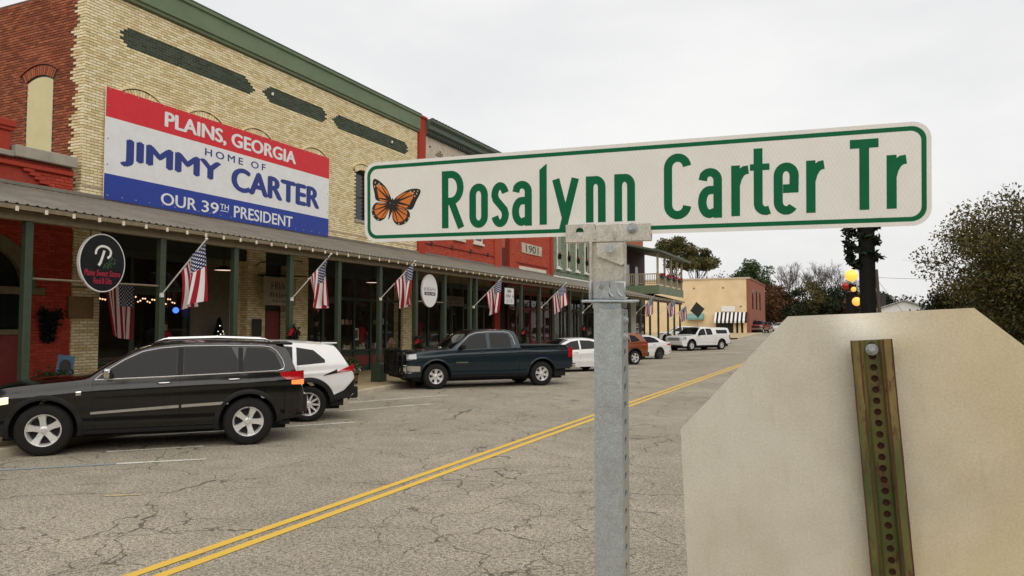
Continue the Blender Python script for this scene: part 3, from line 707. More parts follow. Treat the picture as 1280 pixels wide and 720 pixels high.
ta = tag(MB().prism([(T-.04, 3.9), (T-1.2, 3.2), (T-1.2, 2.95), (T-.04, 2.95)], -22.4, -19.9, 'x').build('awning', plain('teal_canvas', (.16, .30, .28), .7)), 'teal canvas awning on the tan building', 'awning')
ga = tag(MB().prism([(-13.26, 3.0), (-11.9, 2.3), (-11.9, 1.95), (-13.26, 1.95)], T+5, T+9, 'y').build('awning', plain('dark_green_canvas', (.02, .05, .035), .7)), 'dark green awning on the red brick corner', 'awning')

# ------------------------------------------------------------------ white house far right, poles and wires
hs = thing('house', 'white gabled house half hidden behind the trees', 'house', (6.5, 110.0, zg(110)))
MB().box((-3, 0, 0), (3, 8, 3.4)).build('wall', M_WHITE, hs); MB().prism([(-3, 3.4), (3, 3.4), (0, 4.45)], .0, 8, 'y').build('gable', M_WHITE, hs)
r_ = MB()
for s in (-1, 1): r_.add([(0, -.35, 4.5), (s*3.5, -.35, 3.28), (s*3.5, 8.3, 3.28), (0, 8.3, 4.5), (0, -.35, 4.62), (s*3.5, -.35, 3.40), (s*3.5, 8.3, 3.40), (0, 8.3, 4.62)], [(0,1,2,3),(4,7,6,5),(0,4,5,1),(1,5,6,2),(3,2,6,7)])
ro = r_.build('roof', plain('pale_grey_shingle', (.42, .41, .40), .8), hs); MB().bbox((-2.6, 2, 3.5), (-2.0, 2.6, 5.4)).build('chimney', M_DARKW, ro)
wo = MB().bbox((-.5, -.06, 1.2), (.5, -.01, 2.6)).build('window', M_WHTW, hs); MB().box((-.4, -.07, 1.3), (.4, -.061, 2.5)).build('pane', DGLASS, wo)
M_POLE = plain('weathered_pole_wood', (.085, .065, .05), .9, bump=.3)
def upole(x, y, h, lean, label, r=.15, arm=True):
    p = thing('utility_pole', label, 'utility pole', (x, y, zg(y)))
    MB().tube((0, 0, -.2), (lean, 0, h), r, r*.7, 10).build('pole', M_POLE, p)
    if not arm: return p
    MB().bbox((lean-1.1, -.06, h-.9), (lean+1.1, .06, h-.75)).build('crossarm', M_POLE, p)
    for q in (-1, -.45, .45, 1): MB().tube((lean+q, 0, h-.75), (lean+q, 0, h-.55), .05, .03, 6).build('insulator', M_WHITE, p)
    return p
upole(1.85, 52.0, 5.5, -.25, 'leaning dark utility pole beside the black lamp post', .13, False)
p_ = upole(-14.6, 128.0, 7.4, 0, 'grey utility pole with a transformer beyond the tan building'); MB().tube((.35, 0, 3.3), (.35, 0, 4.3), .28, None, 10).build('transformer', M_GREY, p_)
wr = MB(); 
def sag(p, q, s, r=.012, n=14): wr.path([Vector(p).lerp(Vector(q), i/n)-Vector((0, 0, 4*s*(i/n)*(1-i/n))) for i in range(n+1)], r, 4)
sag((1.6, 52, 5.0), (13, 47, 4.9), .3); o = tag(wr.build('overhead_wire', M_BLACK), 'thin overhead wire from the leaning pole to the right', 'wire')
wr = MB(); sag((1.6, 52, 4.9), (4.6, 50, .5), .1); tag(wr.build('guy_wire', M_BLACK), 'thin guy wire down from the leaning pole', 'wire')
# back of a road sign by the corner
rs = thing('road_sign', 'dark back of a diamond road sign at the corner', 'sign', (-13.9, 76.5, zg(76.5)))
MB().tube((0, 0, 0), (0, 0, 3.9), .04).build('post', M_GREY, rs)
MB().prism([(.72*math.cos(k*PI/2+.12), 3.35+.80*math.sin(k*PI/2+.12)) for k in range(4)], -.05, -.065, 'y').build('plate', plain('dull_aluminium_back', (.035, .035, .035), .5), rs)
# ------------------------------------------------------------------ lettering helpers
def text_obj(s, box, mat_, parent, name='lettering', bold=0.0, depth=.004, plane='x', off=0.0, shear=0.0, spacing=1.0, flatten=None):
    """text fitted to box (u0, v0, u1, v1); plane 'x' faces +X (u = Y, v = Z); 'xy' lies in the parent's local x/y"""
    cu = bpy.data.curves.new('t', 'FONT'); cu.body = s; cu.extrude = .0; cu.shear = shear; cu.space_character = spacing; cu.resolution_u = 4; cu.fill_mode = 'FRONT'
    to = bpy.data.objects.new('t', cu); COL.objects.link(to)
    dg = bpy.context.evaluated_depsgraph_get(); me = bpy.data.meshes.new_from_object(to.evaluated_get(dg)); bpy.data.objects.remove(to); bpy.data.curves.remove(cu)
    me.name = name; co = np.zeros(len(me.vertices)*3); me.vertices.foreach_get('co', co); co = co.reshape(-1, 3)
    lo = co.min(0); hi = co.max(0); u0, v0, u1, v1 = box
    b = bold*(v1-v0); bu_, bv_ = b, b*.45; mb = MB(); F = [tuple(p.vertices) for p in me.polygons]
    for k, (du, dv) in enumerate(((0, 0), (-1, 0), (1, 0), (0, -1), (0, 1)) if bold else ((0, 0),)):      # heavier weight: the outline repeated a hair apart
        u = u0+bu_+(co[:, 0]-lo[0])/(hi[0]-lo[0])*(u1-u0-2*bu_)+du*bu_; v = v0+bv_+(co[:, 1]-lo[1])/(hi[1]-lo[1])*(v1-v0-2*bv_)+dv*bv_; z = np.full(len(u), off+k*.0006)
        mb.add((np.stack([z, u, v], 1) if plane == 'x' else np.stack([u, v, z], 1)).tolist(), F)
    bpy.data.meshes.remove(me); return mb.build(name, mat_, parent, fix=False)
def flat(name, rgb, rough=.5, spec=.4, var=.05): return plain(name, rgb, rough, 0, spec, var, 4)

# ------------------------------------------------------------------ banner on the cream wall
P_RED = flat('banner_red', (.62, .018, .026)); P_BLUE = flat('banner_blue', (.018, .045, .30)); P_WHT = flat('banner_white', (.74, .74, .74))
ban = thing('banner_sign', 'large red, white and blue banner sign on the cream brick wall', 'sign')
yA, yB, zA, zB = 13.72, 23.2, 5.36, 8.40; bx = XW+.10
MB().box((bx-.03, yA, zA), (bx-.002, yB, zB)).build('backing', M_WHITE, ban)
for nm, a, b, mm in (('blue_band', zA, 6.05, P_BLUE), ('white_band', 6.05, 7.59, P_WHT), ('red_band', 7.59, zB, P_RED)):
    MB().box((bx, yA, a), (bx+.012, yB, b)).build(nm, mm, ban)
P_NAVY = flat('banner_navy_letter', (.022, .04, .22)); tx = bx+.016
text_obj('PLAINS, GEORGIA', (15.6, 7.70, 21.3, 8.22), P_WHT, ban, bold=.055, off=tx)
text_obj('HOME OF', (17.12, 7.24, 19.77, 7.47), P_NAVY, ban, bold=.03, off=tx, spacing=1.45)
text_obj('JIMMY', (14.18, 6.34, 17.80, 7.12), P_NAVY, ban, bold=.078, off=tx); text_obj('CARTER', (18.22, 6.33, 22.65, 7.13), P_NAVY, ban, bold=.078, off=tx)
text_obj('OUR', (15.53, 5.47, 16.84, 5.83), P_WHT, ban, bold=.03, off=tx); text_obj('39', (17.03, 5.47, 17.72, 5.83), P_WHT, ban, bold=.03, off=tx); text_obj('TH', (17.77, 5.66, 18.14, 5.83), P_WHT, ban, bold=.03, off=tx); text_obj('PRESIDENT', (18.36, 5.47, 21.17, 5.86), P_WHT, ban, bold=.03, off=tx)
MB().box((tx-.001, 17.79, 5.60), (tx+.001, 18.12, 5.622)).build('underline', P_WHT, ban)
for i in range(22):
    y = yA+.1+i*(yB-yA-.2)/21; MB().tube((bx+.012, y, zB-.05), (bx+.026, y, zB-.05), .02, None, 6).build('screw', M_GREY, ban); MB().tube((bx+.012, y, zA+.1), (bx+.026, y, zA+.1), .02, None, 6).build('screw', M_GREY, ban)
for z in (7.9, 7.0, 6.3):
    for y in (yA+.07, yB-.07): MB().tube((bx+.012, y, z), (bx+.026, y, z), .02, None, 6).build('screw', M_GREY, ban)
text_obj('1901', (42.55, 6.54, 44.6, 7.0), M_DARKW, red4, name='date_numerals', bold=.03, off=XW+.063)

# ------------------------------------------------------------------ hanging signs
def marks(box, mat_, parent, off, words, seed=1):
    """a line of lettering too small to read: uneven letter-sized strokes in word groups"""
    r_ = random.Random(seed); u0, v0, u1, v1 = box; n = sum(words)+len(words)-1; w = (u1-u0)/n; m_ = MB(); u = u0; h = v1-v0
    for k, c_ in enumerate(words):
        for _ in range(c_):
            kind = r_.randrange(3); a, b = u+w*.12, u+w*.82; t = w*.24
            m_.box((off, a, v0), (off+.001, a+t, v1))
            if kind != 1: m_.box((off, b-t, v0), (off+.001, b, v0+h*r_.choice((.55, 1))))
            if kind != 2: m_.box((off, a+t, v0+h*.42), (off+.001, b-t if kind == 0 else b, v0+h*.58))
            u += w
        u += w
    return m_.build('lettering', mat_, parent)
def ellipse(y, z, ry, rz, n=40): return [(y+ry*math.cos(2*PI*i/n), z+rz*math.sin(2*PI*i/n)) for i in range(n)]
s1 = thing('hanging_sign', 'black oval hanging sign with white script letter and red lettering', 'sign')
MB().prism(ellipse(10.76, 3.27, .53, .61), XP-.035, XP+.035, 'x').build('rim', M_WHITE, s1)
P_BK = flat('sign_black', (.006, .006, .007), .35); MB().prism(ellipse(10.76, 3.27, .505, .585), XP+.030, XP+.042, 'x').build('face', P_BK, s1)
for yy in (10.5, 11.0): MB().tube((XP, yy, 3.8), (XP, yy, 3.96), .01).build('hanger', M_BLACK, s1)
so = XP+.046
def script_p():
    g_ = Gl(); S_ = 1.0
    st = [(10.66, 3.21), (10.70, 3.27), (10.745, 3.40), (10.785, 3.53)]
    bo = smooth([(10.60, 3.44), (10.62, 3.55), (10.72, 3.615), (10.85, 3.60), (10.93, 3.53), (10.92, 3.43), (10.84, 3.37), (10.77, 3.37)], 5)[:-10]
    g_.stroke(st, .055); g_.stroke(bo, .048)
    return MB().add([(so+z_-.001, x_, y_) for x_, y_, z_ in g_.m.v], g_.m.f)
P_PINK = flat('sign_red', (.40, .02, .05)); text_obj('Plains Sweet Stems', (10.34, 2.99, 11.17, 3.12), P_PINK, s1, bold=.02, off=so, shear=.2); text_obj('Floral & Gifts', (10.55, 2.83, 10.97, 2.96), P_PINK, s1, bold=.02, off=so)
lf = MB()
for i in range(26):
    a = random.uniform(-2.2, .6); r_ = random.uniform(.1, .24); y = 10.8+r_*math.cos(a); z = 3.33+r_*math.sin(a)*.7; q = random.uniform(0, PI); d = .028
    lf.add([(so, y+d*math.cos(q), z+d*math.sin(q)), (so, y+d*.4*math.cos(q+1.6), z+d*.4*math.sin(q+1.6)), (so, y-d*math.cos(q), z-d*math.sin(q)), (so, y-d*.4*math.cos(q+1.6), z-d*.4*math.sin(q+1.6))], [(0, 1, 2, 3)])
lf.build('leaf_motif', flat('sign_green', (.05, .14, .06)), s1, fix=False)
s2 = thing('hanging_sign', 'white oval hanging sign with a black lettered bar', 'sign')
MB().prism(ellipse(24.17, 3.27, .56, .61), XP-.03, XP+.03, 'x').build('face', M_WHITE, s2)
MB().box((XP+.031, 23.78, 3.10), (XP+.036, 24.56, 3.22)).build('bar', M_BLACK, s2); marks((23.84, 3.125, 24.5, 3.195), M_WHITE, s2, XP+.038, (7, 5), 2)
P_GREY = flat('sign_grey_letter', (.28, .28, .28)); marks((23.72, 3.26, 24.62, 3.40), P_GREY, s2, XP+.033, (8,), 3)
MB().tube((XP, 24.17, 3.86), (XP, 24.17, 3.96), .012).build('hanger', M_BLACK, s2)
s3 = thing('hanging_sign', 'white rectangular hanging sign with dark lettering under the canopy', 'sign')
MB().bbox((XP-.02, 30.88, 2.97), (XP+.02, 31.84, 3.70), .005).build('panel', M_WHITE, s3); marks((31.1, 3.48, 31.6, 3.63), M_DARKW, s3, XP+.024, (3,), 4); marks((30.98, 3.27, 31.78, 3.42), M_DARKW, s3, XP+.024, (4, 1), 5)
for z in (3.18, 3.10, 3.03): marks((31.0, z, 31.7, z+.05), P_GREY, s3, XP+.024, (5, 3, 6), int(z*100))
for yy in (31.1, 31.6): MB().tube((XP, yy, 3.7), (XP, yy, 3.95), .01).build('hanger', M_BLACK, s3)
s4 = thing('hanging_sign', 'dim cream board sign on an iron bracket beside the brick pier', 'sign')
MB().bbox((XW+.5, 19.3, 2.66), (XW+.54, 20.9, 3.62), .01).build('panel', plain('aged_cream_board', (.27, .225, .16), .8), s4); MB().tube((XW-.3, 19.2, 3.68), (XW+1.0, 20.9, 3.68), .02).build('bracket', M_BLACK, s4)
MB().path([(XW-.2, 19.3, 3.7), (XW+.1, 19.6, 4.1), (XW+.5, 20.2, 4.25), (XW+.9, 20.8, 4.2)], .015).build('scroll', M_BLACK, s4); MB().tube((XW+.52, 19.25, 3.6), (XW+.52, 20.95, 3.6), .02).build('hanger_bar', M_BLACK, s4)
marks((19.65, 3.2, 20.55, 3.45), M_DARKW, s4, XW+.543, (5,), 7); marks((19.6, 2.92, 20.6, 3.12), M_DARKW, s4, XW+.543, (7,), 8); marks((19.7, 2.76, 20.5, 2.85), M_DARKW, s4, XW+.543, (6, 5), 9)
s5 = thing('hanging_sign', 'small brown lettered board under the canopy near the white oval sign', 'sign')
MB().bbox((XW+.6, 31.4, 2.95), (XW+.64, 33.3, 3.42), .01).build('panel', plain('brown_board', (.16, .12, .085), .8), s5); marks((31.7, 3.2, 33.0, 3.36), M_DARKW, s5, XW+.643, (8,), 10); marks((31.6, 3.0, 33.1, 3.14), M_DARKW, s5, XW+.643, (4, 5), 11)
for yy in (31.7, 33.0): MB().tube((XW+.62, yy, 3.42), (XW+.62, yy, 4.6), .01).build('hanger', M_BLACK, s5)
# brown board on the brick corner pier
tag(MB().bbox((XW+.03, 12.85, 2.15), (XW+.07, 13.55, 2.72), .005).build('notice_board', plain('brown_plywood', (.19, .115, .05), .8)), 'brown plywood board on the cream brick corner pier', 'board')

# ------------------------------------------------------------------ street name sign
bd = Vector((.99888, .04498, -.01474)).normalized(); bu = Vector((.0196, -.0471, .9987)); bn = bd.cross(bu).normalized(); bu = bn.cross(bd)
def frame_obj(o, c, x, y, z): o.matrix_world = Matrix(((x.x, y.x, z.x, c[0]), (x.y, y.y, z.y, c[1]), (x.z, y.z, z.z, c[2]), (0, 0, 0, 1)))
sns = thing('street_name_sign', 'white street name sign with green letters and butterfly on a galvanized post', 'street sign', (-.4885, 1.622, .13))
def at_blade(o):                                 # parts modelled in the blade's own frame
    o.parent = sns
    mw = Matrix(((bd.x, bu.x, bn.x, -.4885), (bd.y, bu.y, bn.y, 1.622), (bd.z, bu.z, bn.z, 2.257), (0, 0, 0, 1)))
    o.matrix_local = Matrix.Translation((.4885, -1.622, -.13)) @ mw; return o
def m_sheeting():
    t = NT('retroreflective_sheeting'); g = t.co('Object'); sp = t.n('SeparateXYZ'); t.l(g, sp.inputs[0])
    def wv(a, b, f):
        u = t.math('ADD', t.math('MULTIPLY', sp.outputs[0], a), t.math('MULTIPLY', sp.outputs[1], b)); return t.math('ABSOLUTE', t.math('SINE', t.math('MULTIPLY', u, f)))
    k = t.math('MINIMUM', wv(.866, .5, 430), wv(-.866, .5, 430)); line = t.ramp(k, (.0, 1), (.30, 0))
    base = t.ramp(t.noise(9, 5, .6, g), (.3, (.80, .79, .76)), (.7, (.88, .87, .84)))
    base = t.mix(t.math('MULTIPLY', t.ramp(t.noise(260, 2, .5, g), (.35, 0), (.65, 1)), .10), base, (.60, .56, .49))
    c = t.mix(t.math('MULTIPLY', line, .32), base, (.60, .55, .47)); t.set(c, .38, 0, .5); t.bump(k, .05, .001); return t.mat
SHEET = m_sheeting(); T_GRN = plain('sign_green_film', (.002, .125, .05), .5, spec=.2, var=.08, scale=20)
M_ALU = plain('raw_aluminium', (.55, .54, .52), .4, .8, var=.1)
def rrect(hw, hh, r, n=8):
    P = []
    for sx, sy, a in ((1, 1, 0), (-1, 1, 90), (-1, -1, 180), (1, -1, 270)):
        for i in range(n+1):
            q = R(a+90*i/n); P.append((sx*(hw-r)+r*math.cos(q), sy*(hh-r)+r*math.sin(q)))
    return P
HW, HH = .6405, .1017
o = MB().prism(rrect(HW, HH, .034), -.0015, .0008, 'z').build('blade', SHEET); at_blade(o); blade = o
def ring(outer, inner, z):
    n = len(outer); m_ = MB(); m_.add([(x, y, z) for x, y in outer]+[(x, y, z) for x, y in inner], [(i, (i+1) % n, n+(i+1) % n, n+i) for i in range(n)]); return m_
def on_blade(o): o.parent = blade; return o
on_blade(ring(rrect(HW-.0085, HH-.0085, .027), rrect(HW-.0175, HH-.0175, .020), .0010).build('border', T_GRN))
# letters drawn as strokes
SW = .0178
class Gl:
    def __init__(s): s.m = MB(); s.k = 0
    def stroke(s, pts, w=None, closed=False):
        w = (w or SW)/2; n = len(pts); L_, R_ = [], []
        for i in range(n):
            a = Vector(pts[i-1] if (i > 0 or closed) else pts[i]); b = Vector(pts[(i+1) % n] if (i < n-1 or closed) else pts[i]); p = Vector(pts[i])
            if closed or 0 < i < n-1:
                d1 = (p-a).normalized(); d2 = (b-p).normalized(); d = (d1+d2).normalized(); nn = Vector((-d.y, d.x)); c = max(.5, nn.dot(Vector((-d1.y, d1.x)))); nn = nn/c
            else: d = (b-a).normalized(); nn = Vector((-d.y, d.x))
            L_.append(p+nn*w); R_.append(p-nn*w)
        z = .0011+s.k*.00004; s.k += 1
        vs = [(q.x, q.y, z) for q in L_]+[(q.x, q.y, z) for q in R_]
        s.m.add(vs, [(i, (i+1) % n, n+(i+1) % n, n+i) for i in range(n if closed else n-1)])
def arc(cx, cy, rx, ry, a0, a1, n=12): return [(cx+rx*math.cos(R(a0+(a1-a0)*i/n)), cy+ry*math.sin(R(a0+(a1-a0)*i/n))) for i in range(n+1)]
def glyph(ch, x0, y0, x1, y1):
    g = Gl(); h = SW/2; l, r, b, t = x0+h, x1-h, y0+h, y1-h; cx = (l+r)/2; w2 = (r-l)/2
    if ch == 'l': g.m.add([(x0, y0, .0011), (x1, y0, .0011), (x1, y1, .0011), (x0, y1-.014, .0011)], [(0, 1, 2, 3)])
    elif ch == 'T': g.stroke([(x0, t), (x1, t)]); g.stroke([(cx, y0), (cx, t)])
    elif ch == 'R':
        mid = y0+(y1-y0)*.47; ry = (t-mid)/2; rx = min(w2*1.2, ry)
        g.stroke([(l, y0), (l, y1)]); g.stroke([(l, t)]+arc(r-rx, (t+mid)/2, rx, ry, 90, -90)+[(l, mid)]); g.stroke([(cx-.004, mid), (r+.002, y0)])
    elif ch == 'o': g.stroke(arc(cx, t-w2*1.25, w2, w2*1.25, 0, 180, 12)+arc(cx, b+w2*1.25, w2, w2*1.25, 180, 360, 12), closed=True)
    elif ch == 'n': g.stroke([(l, y0), (l, y1)]); g.stroke([(l, t-.020)]+arc(cx, t-w2*1.2, w2, w2*1.2, 165, 0, 12)+[(r, y0)])
    elif ch == 'r': g.stroke([(l, y0), (l, y1)]); g.stroke([(l, t-.034), (l+.004, t-.019), (l+.010, t-.008), (l+.018, t-.002), (x1, t-.001)])
    elif ch == 't':
        sx = x0+(x1-x0)*.42; g.stroke([(sx, y1-.004)]+arc(sx+.015, b+.016, .015, .016, 180, 275, 8)+[(x1, b+.002)]); g.stroke([(x0, y0+(y1-y0)*.70), (x1, y0+(y1-y0)*.70)], .0135)
    elif ch == 'C': g.stroke(arc(cx, t-w2*1.1, w2, w2*1.1, 8, 180, 14)+arc(cx, b+w2*1.1, w2, w2*1.1, 180, 352, 14))
    elif ch == 'e':
        mid = (b+t)/2; g.stroke([(l+h+.0005, mid), (r-.0005, mid)]+arc(cx, t-w2*1.2, w2, w2*1.2, 0, 180, 12)+arc(cx, b+w2*1.2, w2, w2*1.2, 180, 325, 12))
    elif ch == 'a':
        g.stroke([(l+.001, t-.017)]+arc(cx, t-w2*1.05, w2, w2*1.05, 140, 0, 12)+[(r, y0)])
        mid = y0+(y1-y0)*.56; ry = (mid-b)/2; rx = w2
        g.stroke([(r, mid)]+arc(l+rx*.95, (mid+b)/2, rx*.95, ry, 90, 270, 12)+[(r, b+.006)])
    elif ch == 's':
        q = (t-b)/4
        g.stroke([(r, t-q*.75)]+arc(cx, t-q, w2, q, 25, 180, 10)+[(l+.003, t-q*1.45), (cx, (t+b)/2), (r-.003, b+q*1.45)]+arc(cx, b+q, w2, q, 0, -155, 10)+[(l, b+q*.75)])
    elif ch == 'y':
        base = y0+.018; g.stroke([(x0+h*.9, y1), (cx-.001, base+.014)]); g.stroke([(x1-h*.9, y1), (x0+.024, y0)])
    return g.m
LET = [('R', -419, -73, -360, 67), ('o', -345, -75, -296, 32), ('s', -287, -75, -242, 32), ('a', -234, -74, -184, 32), ('l', -165, -73, -147, 69), ('y', -133, -88, -70, 31), ('n', -53, -72, -7, 33), ('n', 13, -72, 60, 34),
       ('C', 124, -72, 183, 71), ('a', 197, -72, 247, 35), ('r', 266, -70, 301, 37), ('t', 304, -70, 343, 74), ('e', 351, -71, 400, 37), ('r', 414, -69, 448, 38), ('T', 496, -67, 548, 74), ('r', 562, -67, 597, 39)]
for ch, *q in LET:
    on_blade(glyph(ch, *[v/1000 for v in q]).build('letter', T_GRN, None, fix=False))
# butterfly print
P_ORA = flat('print_orange', (.68, .19, .035)); P_BLK = flat('print_black', (.022, .016, .013))
def smooth(P, n=6):
    out = []; k = len(P)
    for i in range(k):
        p0, p1, p2, p3 = [Vector(P[(i+j) % k]) for j in (-1, 0, 1, 2)]
        for s in range(n):
            u = s/n; out.append(tuple(.5*((2*p1)+(p2-p0)*u+(2*p0-5*p1+4*p2-p3)*u*u+(3*p1-p0-3*p2+p3)*u**3)))
    return out
def polyf(P, z): return MB().add([(x/1000, y/1000, z) for x, y in P], [tuple(range(len(P)))])
wings = [[(-561, 4), (-574, 32), (-594, 52), (-611, 60), (-616, 48), (-611, 24), (-606, 6), (-585, 0), (-566, -3)],
         [(-563, -6), (-585, -2), (-608, -2), (-619, -18), (-615, -36), (-600, -48), (-584, -44), (-573, -30)],
         [(-557, 0), (-541, 14), (-512, 27), (-486, 28), (-478, 20), (-490, -2), (-504, -23), (-530, -16), (-553, -8)],
         [(-557, -9), (-535, -14), (-512, -26), (-509, -42), (-520, -56), (-540, -61), (-554, -52), (-560, -34)]]
bf = MB()
for W_ in wings:
    P = smooth(W_); bf.add([(x/1000, y/1000, .0011) for x, y in P], [tuple(range(len(P)))])
bf.add([(x/1000, y/1000, .0012) for x, y in smooth([(-558, 8), (-554, -4), (-561, -28), (-570, -46), (-568, -28), (-564, -4)])], [tuple(range(36))])
on_blade(bf.build('butterfly_print', P_BLK, None, fix=False))
org = MB(); z = .00135
def cells(W_, shrink, root, nv):
    """orange cells between dark veins fanning from the wing root"""
    c = Vector((sum(p[0] for p in W_)/len(W_), sum(p[1] for p in W_)/len(W_))); P = [Vector(p) for p in smooth(W_, 5)]; rt = Vector(root)
    P = sorted([p for p in P if (p-rt).length > 22], key=lambda p: math.atan2((p-rt).y, (p-rt).x) if root[0] > c.x+0 or True else 0)
    ang = [(math.atan2((p-rt).y, (p-rt).x) % (2*PI)) for p in P]; order = sorted(range(len(P)), key=lambda i: ang[i]); P = [P[i] for i in order]; ang = [ang[i] for i in order]
    gaps = [(ang[(i+1) % len(ang)]-ang[i]) % (2*PI) for i in range(len(ang))]; k = gaps.index(max(gaps)); P = P[k+1:]+P[:k+1]
    n = len(P); step = n/nv
    for v in range(nv):
        seg = P[int(v*step):int((v+1)*step)+1]
        if len(seg) < 2: continue
        mid = sum(((p) for p in seg), Vector((0, 0)))/len(seg); poly = [rt+(mid-rt)*.16]+[rt+(p-rt)*shrink for p in seg]
        cc = sum(poly, Vector((0, 0)))/len(poly); poly = [cc+(p-cc)*.84 for p in poly]
        org.add([(p.x/1000, p.y/1000, z) for p in poly], [tuple(range(len(poly)))])
cells(wings[0], .78, (-562, 0), 4); cells(wings[1], .86, (-564, -8), 6); cells(wings[2], .78, (-556, -3), 4); cells(wings[3], .86, (-557, -12), 6)
on_blade(org.build('butterfly_orange', P_ORA, None, fix=False))
wd = MB()
for x, y in [(-608, 50), (-603, 42), (-597, 46), (-610, 40), (-592, 40), (-496, 22), (-489, 16), (-500, 17), (-486, 22), (-494, 10), (-506, 22), (-616, -20), (-613, -34), (-600, -45), (-512, -44), (-522, -54), (-540, -58)]:
    wd.add([(x/1000+.0016*math.cos(PI*k/3), y/1000+.0024*math.sin(PI*k/3), .0014) for k in range(6)], [tuple(range(6))])
on_blade(wd.build('butterfly_spots', flat('print_cream', (.72, .55, .40)), None, fix=False))
script_p().build('script_letter', M_WHITE, s1, fix=False)
# bracket and post
def m_galv(name, c=(.45, .49, .51)):
    t = NT(name); g = t.co('Object'); v = t.n('TexVoronoi'); v.inputs['Scale'].default_value = 380; t.l(g, v.inputs['Vector'])
    k = t.ramp(v.outputs['Color'], (.15, tuple(x*.84 for x in c)), (.85, tuple(min(1, x*1.15) for x in c)))
    k = t.mix(t.math('MULTIPLY', t.ramp(t.noise(18, 5, .7, g), (.5, 0), (.7, 1)), .35), k, (.30, .28, .25))
    t.set(k, t.ramp(t.noise(60, 3), (.3, .38), (.7, .6)), .55, .5); t.bump(t.noise(90, 4, .6, g), .12, .002); return t.mat
GALV = m_galv('galvanized_steel'); CASTM = m_galv('cast_aluminium', (.66, .63, .57))
def holed(m_, x0, y0, x1, y1, cx, cy, r, za, zb, n=16):
    """rectangular plate with a real round hole"""
    A = []; B = []
    for i in range(n):
        a = 2*PI*(i+.5)/n; c, s = math.cos(a), math.sin(a); k = min((x1-cx)/c if c > 0 else (x0-cx)/c if c < 0 else 9, (y1-cy)/s if s > 0 else (y0-cy)/s if s < 0 else 9)
        A.append((cx+c*k, cy+s*k)); B.append((cx+r*c, cy+r*s))
    for cr in ((x0, y0), (x1, y0), (x1, y1), (x0, y1)):   # snap nearest outer point to the corner
        j = min(range(n), key=lambda i: (A[i][0]-cr[0])**2+(A[i][1]-cr[1])**2); A[j] = cr
    vs = [(x, y, zb) for x, y in A]+[(x, y, zb) for x, y in B]+[(x, y, za) for x, y in B]+[(x, y, za) for x, y in A]
    fs = []
    for i in range(n):
        j = (i+1) % n; fs += [(i, j, n+j, n+i), (n+i, n+j, 2*n+j, 2*n+i), (2*n+i, 2*n+j, 3*n+j, 3*n+i), (3*n+i, 3*n+j, j, i)]
    m_.add(vs, fs)
br = MB(); mm_ = .001
holed(br, -.099, -.116, -.030, -.076, -.066, -.0925, .0095, .003, .0085); br.bbox((-.0302, -.1155, .003), (.096, -.0765, .0085), .003)
br.bbox((-.099, -.1175, -.010), (.096, -.112, .0088), .002); br.bbox((-.099, -.116, -.010), (.096, -.077, -.005), .002)
for x in (-.030, .016): br.bbox((x-.0025, -.112, .0086), (x+.0025, -.090, .0125), .002)
o = at_blade(br.build('bracket', CASTM, None)); brk = o
def hexbolt(cx, cy, z, r, h=.008):
    b = MB(); b.tube((cx, cy, z), (cx, cy, z+.002), r*1.45, None, 20); b.tube((cx, cy, z+.002), (cx, cy, z+h), r, None, 6); b.tube((cx, cy, z+h), (cx, cy, z+h+.006), r*.55, None, 12); return b
at_blade(hexbolt(.055, -.0895, .0085, .0085).build('bolt', GALV))
wb = MB(); wb.bbox((-.037, -.245, -.004), (.037, -.1174, .001), .001); wb.bbox((-.041, -.212, -.004), (-.0355, -.1174, .020), .002); wb.bbox((.0355, -.212, -.004), (.040, -.1174, .010), .002)
wb.add([(-.026, -.119, .004), (.036, -.119, .004), (.036, -.168, .004), (.030, -.170, .004), (-.022, -.150, .004), (-.026, -.144, .004), (-.026, -.119, .010), (.036, -.119, .010), (.036, -.168, .010), (.030, -.170, .010), (-.022, -.150, .010), (-.026, -.144, .010)],
       [(0, 1, 2, 3, 4, 5), (11, 10, 9, 8, 7, 6)]+[(i, 6+i, 6+(i+1) % 6, (i+1) % 6) for i in range(6)])
at_blade(wb.build('bracket_web', CASTM, None))
hb_ = MB(); hb_.tube((.004, -.132, .010), (.010, -.132, .030), .0055, None, 10); hb_.tube((.010, -.132, .030), (.012, -.132, .036), .011, None, 6); at_blade(hb_.build('bolt', GALV, None))
cl = MB(); holed(cl, -.028, -.246, .006, -.206, -.011, -.220, .0055, .018, .024, 12); cl.bbox((.0062, -.246, .018), (.043, -.206, .024), .003); cl.bbox((-.040, -.246, .010), (-.034, -.206, .030), .002); cl.bbox((-.028, -.247, .0), (.043, -.241, .024), .002)
for x in (.006, .026): cl.path([(x, -.222, .0245), (x+.002, -.232, .026), (x+.010, -.240, .026)], .0022, 6)
at_blade(cl.build('post_clamp', GALV, None, 40))
cap = MB(); cap.bbox((-.056, -.2535, -.034), (.062, -.2478, .034), .002); cap.box((-.030, -.266, -.030), (.034, -.2536, .030)); at_blade(cap.build('cap_plate', GALV, None))
